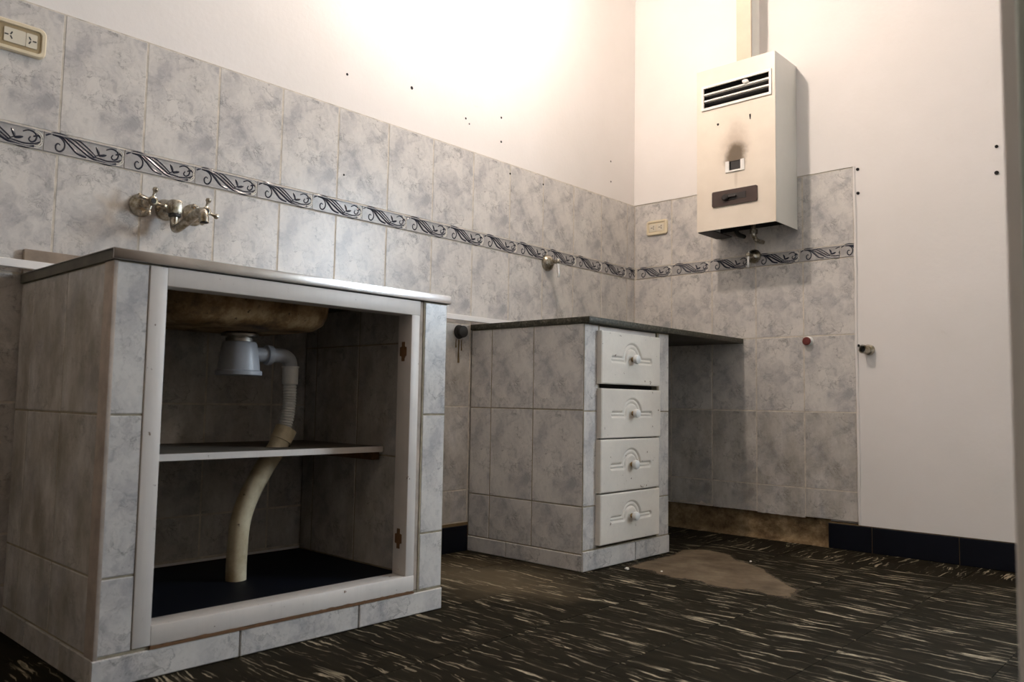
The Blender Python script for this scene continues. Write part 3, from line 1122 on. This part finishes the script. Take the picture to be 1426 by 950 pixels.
box('inner_panel', (0.47, -0.985, 0.066), (0.50, -0.632, 0.774), M['dark'], dc)

# drawer front with a routed arch and two slots
DW, DH, DD = 0.358, 0.175, 0.026
def sd_seg(px, py, ax, bx, y, r):
    qx = min(max(px, ax), bx)
    return math.hypot(px - qx, py - y) - r


def groove(u, v):
    """depth of the routed pattern at (u, v), centred on the knob"""
    R, W = 0.047, 0.0115
    if v > -0.004:
        d = abs(math.hypot(u, v + 0.004) - R) - W
    else:
        d = math.hypot(abs(u) - R, v + 0.004) - W
    d = min(d, sd_seg(u, v, -0.115, -0.047, -0.004, 0.0105), sd_seg(u, v, 0.047, 0.115, -0.004, 0.0105))
    if d > 0.0025:
        return 0.0
    if d > -0.0045:
        k = (0.0025 - d) / 0.007
        dep = -0.0058 * (k * k * (3 - 2 * k))
    else:
        dep = -0.0058 + 0.0030 * min(1, (-0.0045 - d) / 0.004)
    return dep


bm = bmesh.new()
NU, NV = 150, 74
gr = []
for j in range(NV + 1):
    row = []
    for i in range(NU + 1):
        u = -DW / 2 + DW * i / NU
        v = -DH / 2 + DH * j / NV
        ed = min(DW / 2 - abs(u), DH / 2 - abs(v))
        z = DD + groove(u, v) - (0.003 * (1 - ed / 0.004) ** 2 if ed < 0.004 else 0)
        row.append(bm.verts.new((u, v, z)))
    gr.append(row)
for j in range(NV):
    for i in range(NU):
        bm.faces.new((gr[j][i], gr[j][i + 1], gr[j + 1][i + 1], gr[j + 1][i]))
rim = gr[0][:] + [gr[j][NU] for j in range(1, NV + 1)] + list(reversed(gr[NV][:NU])) + [gr[j][0] for j in range(NV - 1, 0, -1)]
low = [bm.verts.new((v.co.x, v.co.y, 0)) for v in rim]
for k in range(len(rim)):
    bm.faces.new((low[k], low[(k + 1) % len(low)], rim[(k + 1) % len(rim)], rim[k]))
bm.faces.new(list(reversed(low)))
drawer_me = to_mesh('drawer', bm, M['drawer'], smooth=40)
bm = bmesh.new()
add_lathe(bm, [(0.009, 0.0), (0.0075, 0.006), (0.007, 0.014), (0.010, 0.019)], (0, 0, DD - 0.0035), (0, 0, 1), 20)
knob_stem_me = to_mesh('knob_stem', bm, M['brass'])
bm = bmesh.new()
add_lathe(bm, [(0.010, 0.012), (0.0145, 0.015), (0.016, 0.021), (0.0145, 0.028), (0.009, 0.031), (0.004, 0.0315)], (0, 0, DD - 0.0035), (0, 0, 1), 20)
knob_me = to_mesh('knob', bm, M['pvc_white'])
for z0, z1, tilt, yo in ((0.604, 0.780, 0.004, 0.0), (0.424, 0.589, -0.003, 0.003), (0.246, 0.420, 0.010, -0.002), (0.078, 0.241, 0.006, 0.0)):
    d = place('drawer', drawer_me, dc, (0.519, -0.822 + yo, (z0 + z1) / 2), (PI / 2 + tilt * 0.4, 0, PI / 2 + tilt))
    d.scale = (1, (z1 - z0) / DH, 1)
    for nm, me in (('knob_stem', knob_stem_me), ('knob', knob_me)):
        o = bpy.data.objects.new(nm, me)
        COL.objects.link(o)
        o.parent = d

# granite worktop reaching to the back wall
gw = box('granite_worktop', (0.0025, -1.077, 0.800), (0.551, -0.003, 0.8205), M['granite'], None, 0.002, 2, org=(0.27, -0.54, 0.80))
tag(gw, 'thin dark granite worktop over the drawers, running to the back wall', 'worktop')

# long white batten along the wall at worktop height
bt = box('batten', (0.0185, -3.05, 0.8295), (0.034, -0.70, 0.8485), M['batten'], None, 0.001, 1, org=(0.03, -1.9, 0.82))
tag(bt, 'long thin white batten running along the tiled wall above both worktops', 'batten')

# ------------------------------------------------------------------ water heater
HX0, HX1, HY, HZ0, HZ1 = 0.446, 0.789, -0.205, 1.254, 1.936
hc = (HX0 + HX1) / 2
wh = thing('water_heater', (hc, 0, HZ0), 'cream gas water heater with soot-stained window and vent grille hanging on the wall', 'water heater')
T = 0.002
bm = bmesh.new()
GX0, GX1, GZ0, GZ1 = 0.480, 0.766, 1.772, 1.856      # grille opening
VX0, VX1, VZ0, VZ1 = 0.594, 0.643, 1.4885, 1.527      # sight window opening
xs = [HX0, GX0, VX0, VX1, GX1, HX1]
zs = [HZ0, VZ0, VZ1, GZ0, GZ1, HZ1]
vv = {}
for yy in (HY, HY + T):
    for i, x in enumerate(xs):
        for j, z in enumerate(zs):
            vv[yy, i, j] = bm.verts.new((x, yy, z))
def is_hole(i, j):
    return (j == 3 and 1 <= i <= 3) or (j == 1 and i == 2)
for i in range(5):
    for j in range(5):
        if is_hole(i, j):
            continue
        for yy in (HY, HY + T):
            bm.faces.new((vv[yy, i, j], vv[yy, i + 1, j], vv[yy, i + 1, j + 1], vv[yy, i, j + 1]))
        for (di, dj, a, b) in ((-1, 0, (i, j), (i, j + 1)), (1, 0, (i + 1, j), (i + 1, j + 1)), (0, -1, (i, j), (i + 1, j)), (0, 1, (i, j + 1), (i + 1, j + 1))):
            ni, nj = i + di, j + dj
            if not (0 <= ni < 5 and 0 <= nj < 5) or is_hole(ni, nj):
                bm.faces.new((vv[HY, *a], vv[HY, *b], vv[HY + T, *b], vv[HY + T, *a]))
obj('front_panel', bm, M['heater'], wh, smooth=30)
box('side_panel', (HX0, HY + 0.0005, HZ0), (HX0 + T, -0.004, HZ1), M['lit_sheet_side'], wh)
box('side_panel', (HX1 - T, HY + 0.0005, HZ0), (HX1, -0.004, HZ1), M['lit_sheet_side'], wh)
box('top_panel', (HX0 + T, HY + T, HZ1 - T), (HX1 - T, -0.004, HZ1), M['lit_sheet_side'], wh)
box('back_plate', (HX0 + T, -0.008, HZ0 + 0.03), (HX1 - T, -0.004, HZ1 - T), M['inner_metal'], wh)
box('inner_casing', (HX0 + 0.01, HY + 0.03, HZ0 + 0.045), (HX1 - 0.01, -0.008, HZ1 - 0.01), M['inner_metal'], wh)
box('bottom_flap', (HX0 + 0.004, HY + 0.004, HZ0 - 0.004), (HX0 + 0.075, HY + 0.16, HZ0), M['inner_metal'], wh)
# vent grille: frame and slats
bm = bmesh.new()
fo = (0.470, 0.776, 1.762, 1.866)
for lo, hi in (((fo[0], fo[2]), (GX0, fo[3])), ((GX1, fo[2]), (fo[1], fo[3])), ((GX0, fo[2]), (GX1, GZ0)), ((GX0, GZ1), (GX1, fo[3]))):
    add_box(bm, (lo[0], HY - 0.006, lo[1]), (hi[0], HY, hi[1]))
gf = obj('vent_grille', bm, M['heater_trim'], wh)
for zc in (1.802, 1.830):
    box('slat', (GX0, HY - 0.004, zc - 0.0035), (GX1, HY + 0.012, zc + 0.0035), M['heater_trim'], gf, 0.0008, 1)
box('vent_shadow_box', (GX0, HY + 0.026, GZ0 - 0.01), (GX1, HY + 0.028, GZ1 + 0.01), M['dark'], wh)
bm = bmesh.new()
bmesh.ops.create_icosphere(bm, subdivisions=2, radius=0.010)
for v in bm.verts:
    v.co *= 1 + 0.35 * noise.noise(v.co * 120)
    v.co.x *= 1.5
bmesh.ops.translate(bm, verts=bm.verts[:], vec=(0.668, HY - 0.004, 1.840))
obj('paper_scrap', bm, M['heater_trim'], wh, smooth=0)
# sight window
bm = bmesh.new()
for lo, hi in (((0.577, 1.481), (VX0, 1.527)), ((VX1, 1.481), (0.660, 1.527)), ((VX0, 1.481), (VX1, VZ0))):
    add_box(bm, (lo[0], HY - 0.005, lo[1]), (hi[0], HY, hi[1]), 0.0008, 1)
wfm = obj('sight_window_frame', bm, M['heater_trim'], wh)
box('pane', (VX0, HY + 0.004, VZ0), (VX1, HY + 0.006, VZ1), M['soot_glass'], wfm)
# screw and small hole
bm = bmesh.new()
add_lathe(bm, [(0.005, 0), (0.004, 0.003), (0.001, 0.0035)], (0.543, HY, 1.692), (0, -1, 0), 12)
obj('screw', bm, M['dark'], wh)
bm = bmesh.new()
poly = [(-.003, .010), (.003, .010), (.004, .004), (.0025, -.012), (-.0012, -.012), (-.0035, .004)]
add_prism(bm, poly, lambda u, v: (0.684 + u, HY + 0.0005, 1.694 + v), lambda u, v: (0.684 + u, HY - 0.0008, 1.694 + v))
obj('keyhole', bm, M['dark'], wh)
# brown control plate
bm = bmesh.new()
poly = round_rect(0.616, 1.378, 0.098, 0.0315, 0.006)
add_prism(bm, poly, lambda u, v: (u, HY, v), lambda u, v: (u, HY - 0.006, v))
cp = obj('control_plate', bm, M['brown_plastic'], wh)
bm = bmesh.new()
add_box(bm, (0.575, HY - 0.0075, 1.366), (0.668, HY - 0.006, 1.392), 0.0006, 1)
obj('slot_panel', bm, M['lever_black'], cp)
bm = bmesh.new()
add_lathe(bm, [(0.014, 0.0), (0.014, 0.010), (0.010, 0.014)], (0.580, HY - 0.006, 1.378), (0, -1, 0), 20)
add_box(bm, (0.578, HY - 0.018, 1.374), (0.628, HY - 0.010, 1.382), 0.002, 2)
obj('lever', bm, M['lever_black'], cp)
# pipes below
bm = bmesh.new()
add_tube(bm, smooth_pts([(0.638, -0.085, 1.30), (0.638, -0.085, 1.252), (0.638, -0.080, 1.232), (0.638, -0.055, 1.222), (0.638, 0.0, 1.222)], 6), 0.0095, 14)
wp = obj('water_pipe', bm, M['chrome'], wh)
bm = bmesh.new()
add_lathe(bm, [(0.012, 0), (0.0165, 0.001), (0.0165, 0.018), (0.012, 0.019)], (0.638, -0.085, 1.243), (0, 0, 1), 6)
obj('pipe_nut', bm, M['chrome'], wp)
bm = bmesh.new()
add_tube(bm, smooth_pts([(0.555, -0.07, 1.30), (0.555, -0.07, 1.272), (0.555, -0.066, 1.262), (0.555, -0.04, 1.256), (0.555, 0.0, 1.256)], 6), 0.009, 12)
obj('water_pipe', bm, M['black_pipe'], wh)

# flue duct above heater
fd = thing('flue_duct', (0.62, -0.093, HZ1), '', '')
box('front_board', (0.589, -0.132, HZ1 + 0.0005), (0.6545, -0.124, CEIL - 0.001), M['duct'], fd, 0.002, 2)
box('window_lit_side', (0.590, -0.1238, HZ1 + 0.0005), (0.656, -0.056, CEIL - 0.001), M['lit_sheet_side'], fd, 0.002, 2)  # duct's window-lit flank, painted paler than its front
tag(fd, 'square beige flue duct rising from the top of the gas water heater', 'duct')

# ------------------------------------------------------------------ wall mixer tap
FZ = 1.034
mt = thing('wall_mixer_tap', (0, -2.228, FZ), 'tarnished wall-mounted mixer tap with two cross handles above the steel sink', 'tap')
def escutcheon(y, r):
    bm = bmesh.new()
    add_lathe(bm, [(r, 0.0), (r, 0.003), (r * 0.93, 0.008), (r * 0.72, 0.018), (r * 0.55, 0.024), (r * 0.42, 0.026)], (0.0005, y, FZ), (1, 0, 0), 32)
    return obj('escutcheon', bm, M['chrome'], mt)
for yh in (-2.288, -2.146):
    escutcheon(yh, 0.0300)
    bm = bmesh.new()
    add_lathe(bm, [(0.0125, 0.024), (0.0125, 0.042), (0.0095, 0.046), (0.0095, 0.060), (0.0125, 0.062), (0.0125, 0.078), (0.009, 0.080)], (0, yh, FZ), (1, 0, 0), 20)
    obj('valve_stem', bm, M['chrome'], mt)
    bm = bmesh.new()
    for k in range(4):
        a = PI / 4 + k * PI / 2 + 0.55
        c, s = math.cos(a), math.sin(a)
        pts = [(0.070, yh + c * q, FZ + s * q) for q in (0.008, 0.018, 0.026, 0.031, 0.036, 0.039)]
        add_tube(bm, pts, [0.0046, 0.0038, 0.0044, 0.0075, 0.0070, 0.0028], 12)
    obj('cross_handle', bm, M['chrome'], mt)
    bm = bmesh.new()
    add_lathe(bm, [(0.0075, 0.0), (0.0065, 0.0012)], (0.0795, yh, FZ), (1, 0, 0), 16)
    obj('handle_hole', bm, M['rubber'], mt)
yc = -2.222
escutcheon(yc, 0.0285)
bm = bmesh.new()
add_lathe(bm, [(0.0185, 0.016), (0.0185, 0.048), (0.016, 0.052)], (0, yc, FZ), (1, 0, 0), 24)
add_box(bm, (0.040, yc - 0.0155, FZ - 0.020), (0.071, yc + 0.0155, FZ + 0.018), 0.006, 2)
obj('mixer_body', bm, M['chrome'], mt)
bm = bmesh.new()
add_lathe(bm, [(0.013, 0.0), (0.0155, -0.002), (0.0155, -0.008), (0.013, -0.010)], (0.056, yc, FZ - 0.018), (0, 0, 1), 20)
obj('spout_nut', bm, M['rubber'], mt)
bm = bmesh.new()
sp = smooth_pts([(0.056, yc, FZ - 0.022), (0.056, yc, FZ - 0.040), (0.060, yc, FZ - 0.054), (0.074, yc, FZ - 0.060), (0.115, yc + 0.002, FZ - 0.050), (0.165, yc + 0.004, FZ - 0.036),
                 (0.192, yc + 0.005, FZ - 0.033), (0.206, yc + 0.005, FZ - 0.042), (0.210, yc + 0.005, FZ - 0.062)], 6)
add_tube(bm, sp, [0.0105 + 0.002 * (i / len(sp)) for i in range(len(sp))], 16)
obj('spout', bm, M['chrome'], mt)
bm = bmesh.new()
add_lathe(bm, [(0.0095, 0.0), (0.0095, -0.0012)], (0.210, yc + 0.005, FZ - 0.0618), (0, 0, 1), 16)
obj('spout_opening', bm, M['rubber'], mt)


# ------------------------------------------------------------------ stop valves
def stop_valve(p, axis, r, label, lever):
    axis = Vector(axis)
    t = thing('stop_valve', p, label, 'valve')
    p = Vector(p)
    bm = bmesh.new()
    add_lathe(bm, [(r, 0.0005), (r, 0.004), (r * 0.93, r * 0.32), (r * 0.70, r * 0.60), (r * 0.36, r * 0.80), (r * 0.30, r * 0.82)], p, axis, 28)
    obj('dome', bm, M['chrome'], t)
    bm = bmesh.new()
    q = r * 0.8
    add_lathe(bm, [(0.0075, q - .004), (0.0075, q + 0.020), (0.0095, q + 0.021), (0.0095, q + 0.036), (0.006, q + 0.039)], p, axis, 16)
    obj('stem', bm, M['chrome'], t)
    bm = bmesh.new()
    a = p + axis * (q + 0.029)
    add_tube(bm, [a + Vector((0, 0, 0.014)), a, a + Vector((0, 0, -lever * 0.5)) + axis * 0.004, a + Vector((0, 0, -lever)) + axis * 0.006, a + Vector((0, 0, -lever - 0.004)) + axis * 0.006],
             [0.0045, 0.0062, 0.0050, 0.0058, 0.0034], 12)
    obj('lever', bm, M['bright'], t)
    return t


stop_valve((0.0, -0.640, 1.112), (1, 0, 0), 0.034, 'chrome stop valve with hanging lever on the tile border above the drawers', 0.062)
stop_valve((0.600, 0.0, 1.166), (0, -1, 0), 0.030, 'chrome stop valve with hanging lever on the tile border below the water heater', 0.052)

# capped pipe ends on the back wall
rp = thing('capped_pipe', (0.824, 0, 0.800), 'round pipe outlet closed with a dark red plug in the back wall tiles', 'pipe')
bm = bmesh.new()
add_lathe(bm, [(0.021, 0.0), (0.021, 0.002), (0.017, 0.004), (0.017, 0.014), (0.013, 0.014), (0.013, 0.004)], (0.826, 0.0, 0.799), (0, -1, 0), 24)
obj('pipe_ring', bm, M['pvc_white'], rp)
bm = bmesh.new()
add_lathe(bm, [(0.0165, 0.012), (0.0165, 0.019), (0.013, 0.022), (0.004, 0.0225)], (0.826, 0.0, 0.799), (0, -1, 0), 24)
obj('plug', bm, M['red'], rp)
sp_ = thing('pipe_stub', (1.054, -0.006, 0.757), 'open chrome pipe stub sticking out of the white plaster right of the tiles', 'pipe')
ax = Vector((-0.35, -1, 0.05)).normalized()
bm = bmesh.new()
add_lathe(bm, [(0.020, -0.004), (0.020, 0.010), (0.0165, 0.013), (0.0165, 0.040), (0.0125, 0.040), (0.0125, 0.010)], (1.062, -0.004, 0.757), ax, 24)
obj('pipe_end', bm, M['chrome'], sp_)
bm = bmesh.new()
add_lathe(bm, [(0.0127, 0.028), (0.0127, 0.030)], (1.062, -0.004, 0.757), ax, 20)
obj('pipe_hole', bm, M['dark'], sp_)

# gas stub in the gap between the two cabinets
gs = thing('gas_stub', (0.0, -1.132, 0.790), 'sooty black gas pipe stub on the wall between the cabinets, under the batten', 'pipe')
bm = bmesh.new()
add_lathe(bm, [(0.026, 0.0005), (0.025, 0.004), (0.019, 0.008), (0.019, 0.018), (0.022, 0.019), (0.021, 0.026), (0.012, 0.028)], (0.0, -1.132, 0.790), (1, 0, 0), 18)
obj('pipe_end', bm, M['black_pipe'], gs)
for yy, ln, w in ((-1.132, 0.085, 0.0032), (-1.118, 0.04, 0.0022), (-1.146, 0.03, 0.002)):
    bm = bmesh.new()
    add_tube(bm, [(0.0006, yy, 0.762), (0.0006, yy - 0.001, 0.762 - ln * .5), (0.0006, yy, 0.762 - ln)], [w, w, w * 1.7], 8, squash=(0, 0.35))
    obj('rust_drip', bm, M['rust_stain'], gs)


# ------------------------------------------------------------------ electrical outlets
def outlet_plate(t, f, hu, hv, r, sockets, sock_h):
    """f(u, v, d): u along, v up, d out of the wall"""
    bm = bmesh.new()
    outer = round_rect(0, 0, hu, hv, r)
    mid = round_rect(0, 0, hu - 0.003, hv - 0.003, r - 0.002)
    inn = round_rect(0, 0, hu - 0.010, hv - 0.010, r - 0.006)
    inn2 = round_rect(0, 0, hu - 0.0115, hv - 0.0115, r - 0.007)
    lv = [(outer, 0.0003), (outer, 0.007), (mid, 0.0105), (inn, 0.0105), (inn2, 0.006)]
    rs = [[bm.verts.new(f(u, v, d)) for u, v in pl] for pl, d in lv]
    for a, b in zip(rs, rs[1:]):
        for k in range(len(a)):
            bm.faces.new((a[k], a[(k + 1) % len(a)], b[(k + 1) % len(b)], b[k]))
    bm.faces.new(list(reversed(rs[0])))
    obj('cover_frame', bm, M['ivory'], t)
    bm = bmesh.new()
    add_prism(bm, inn2, lambda u, v: f(u, v, 0.001), lambda u, v: f(u, v, 0.0065))
    obj('face_plate', bm, M['ivory_dark'] if hu > 0.06 else M['ivory'], t)
    for su, sock_w, sl, kind in sockets:
        bm = bmesh.new()
        add_prism(bm, round_rect(su, 0, sock_w, sock_h, 0.002, 2), lambda u, v: f(u, v, 0.006), lambda u, v: f(u, v, 0.0088))
        s = obj('socket', bm, M['socket'], t)
        if kind == 0:
            continue
        bm = bmesh.new()
        k = sock_h / 0.017
        for cu, cv, an in ((-0.004 * kind, 0.005, 0.5 * kind), (-0.004 * kind, -0.005, -0.5 * kind), (0.006 * kind, 0.0, PI / 2)):
            cu, cv = sl + cu * k, cv * k
            ca, sa = math.cos(an), math.sin(an)
            poly = [(cu + a * ca - b * sa, cv + a * sa + b * ca) for a, b in ((-.0015, -.0040), (.0015, -.0040), (.0015, .0040), (-.0015, .0040))]
            add_prism(bm, poly, lambda u, v: f(u, v, 0.0085), lambda u, v: f(u, v, 0.0092))
        obj('socket_slots', bm, M['rubber'], s)


oy, oz = -2.594, 1.3765
o1 = thing('electrical_outlet', (0, oy, oz), 'ivory double power outlet in a rounded frame high on the tiles left of the sink', 'outlet')
outlet_plate(o1, lambda u, v, d: (d, oy + u, oz + v), 0.0625, 0.037, 0.016, ((-0.005, 0.0225, -0.0165, -1), (0.0305, 0.0118, 0.0305, 1)), 0.017)
ox, oz2 = 0.1255, 1.3525
o2 = thing('electrical_outlet', (ox, 0, oz2), 'small ivory power outlet on the back wall tiles beside the room corner', 'outlet')
outlet_plate(o2, lambda u, v, d: (ox + u, -d, oz2 + v), 0.0555, 0.0345, 0.012, ((-0.0205, 0.0185, -0.0205, -1), (0.0205, 0.0185, 0.0205, -1)), 0.0175)

# ------------------------------------------------------------------ cement residue on the floor
patch = [(0.567, -0.894), (0.556, -0.80), (0.556, -0.60), (0.53, -0.46), (0.58, -0.40), (0.69, -0.41), (0.78, -0.50), (0.86, -0.54), (0.95, -0.62), (1.06, -0.74), (1.15, -0.84), (1.13, -0.93), (1.03, -0.91), (0.94, -0.95), (0.84, -0.91), (0.75, -0.935), (0.66, -0.90)]
ring = smooth_pts([(a, b, 0) for a, b in patch + [patch[0]]], 5)[:-1]
cxp = sum(p.x for p in ring) / len(ring)
cyp = sum(p.y for p in ring) / len(ring)
bm = bmesh.new()
lay = bm.verts.layers.float.new('thickness')
cent = Vector((cxp - 0.03, cyp, 0))
rr = []
for f_, z in ((1.10, 0.0003), (0.985, 0.0012), (0.90, 0.0026), (0.7, 0.0036), (0.4, 0.0042)):
    row = []
    for k, p in enumerate(ring):
        q = cent + (p - cent) * f_
        wob = 1 + 0.05 * noise.noise(p * 23) * f_
        q = cent + (q - cent) * wob
        q.z = z + (0.0012 * noise.noise(q * 30) if z > 0.001 else 0)
        row.append(bm.verts.new(q))
    rr.append(row)
for a, b in zip(rr, rr[1:]):
    for k in range(len(a)):
        bm.faces.new((a[k], a[(k + 1) % len(a)], b[(k + 1) % len(b)], b[k]))
cv_ = bm.verts.new(cent + Vector((0, 0, 0.0042)))
for k in range(len(rr[-1])):
    bm.faces.new((rr[-1][k], rr[-1][(k + 1) % len(rr[-1])], cv_))
for i_, row in enumerate(rr):
    for v in row:
        v[lay] = (0.0, 0.12, 0.45, 0.8, 1.0)[i_]
cv_[lay] = 1.0
cpo = obj('cement_patch', bm, M['cement'], None, smooth=80, org=(cxp, cyp, 0))
tag(cpo, 'flat brown patch of dried cement on the dark floor beside the drawer pedestal', 'cement patch')
for i, (x, y, s) in enumerate(((0.70, -0.88, .004), (0.82, -0.50, .005), (0.60, -0.93, .009))):
    bm = bmesh.new()
    bmesh.ops.create_icosphere(bm, subdivisions=1, radius=s)
    for v in bm.verts:
        v.co *= 1 + 0.4 * noise.noise(v.co * 200 + Vector((i, 0, 0)))
        v.co.z *= 0.6
    bmesh.ops.translate(bm, verts=bm.verts[:], vec=(x, y, s * 0.4 + (0.003 if i < 1 else 0.001)))
    c = obj('plaster_crumb', bm, M['border_white'], None, smooth=0, org=(x, y, 0))
    tag(c, ('tiny pale crumb lying on top of the brown cement patch', 'small pale crumb at the far rim of the cement patch towards the back wall', 'larger pale plaster crumb against the drawer pedestal base')[i], 'crumb', 'crumbs by the cement patch')

# ------------------------------------------------------------------ hanging bulb above the frame, plus an added fill bulb
for LP, mk, lab in ((LAMP, 'bulb', 'bare warm bulb hanging on a long cord close to the tiled wall'),
                    (FILL_LAMP, 'bulb_fill', 'unseen fill bulb added on a ceiling cord in the front part of the room')):
    lp = thing('pendant_bulb', LP, lab, 'lamp')
    bm = bmesh.new()
    add_lathe(bm, [(0.001, -0.046), (0.018, -0.043), (0.033, -0.033), (0.042, -0.016), (0.045, 0.0), (0.042, 0.016), (0.033, 0.034), (0.022, 0.050), (0.018, 0.062)], LP, (0, 0, 1), 14)
    obj('bulb', bm, M[mk], lp)
    bm = bmesh.new()
    add_lathe(bm, [(0.020, 0.060), (0.022, 0.064), (0.022, 0.098), (0.012, 0.108), (0.004, 0.110)], LP, (0, 0, 1), 20)
    obj('lamp_holder', bm, M['lever_black'], lp)
    bm = bmesh.new()
    add_tube(bm, [LP + Vector((0, 0, 0.105)), Vector((LP.x, LP.y, CEIL - 0.02))], 0.003, 8)
    obj('cord', bm, M['lever_black'], lp)
    bm = bmesh.new()
    add_lathe(bm, [(0.03, -0.025), (0.045, -0.012), (0.048, -0.0005)], (LP.x, LP.y, CEIL), (0, 0, 1), 20)
    obj('ceiling_rose', bm, M['heater_trim'], lp)
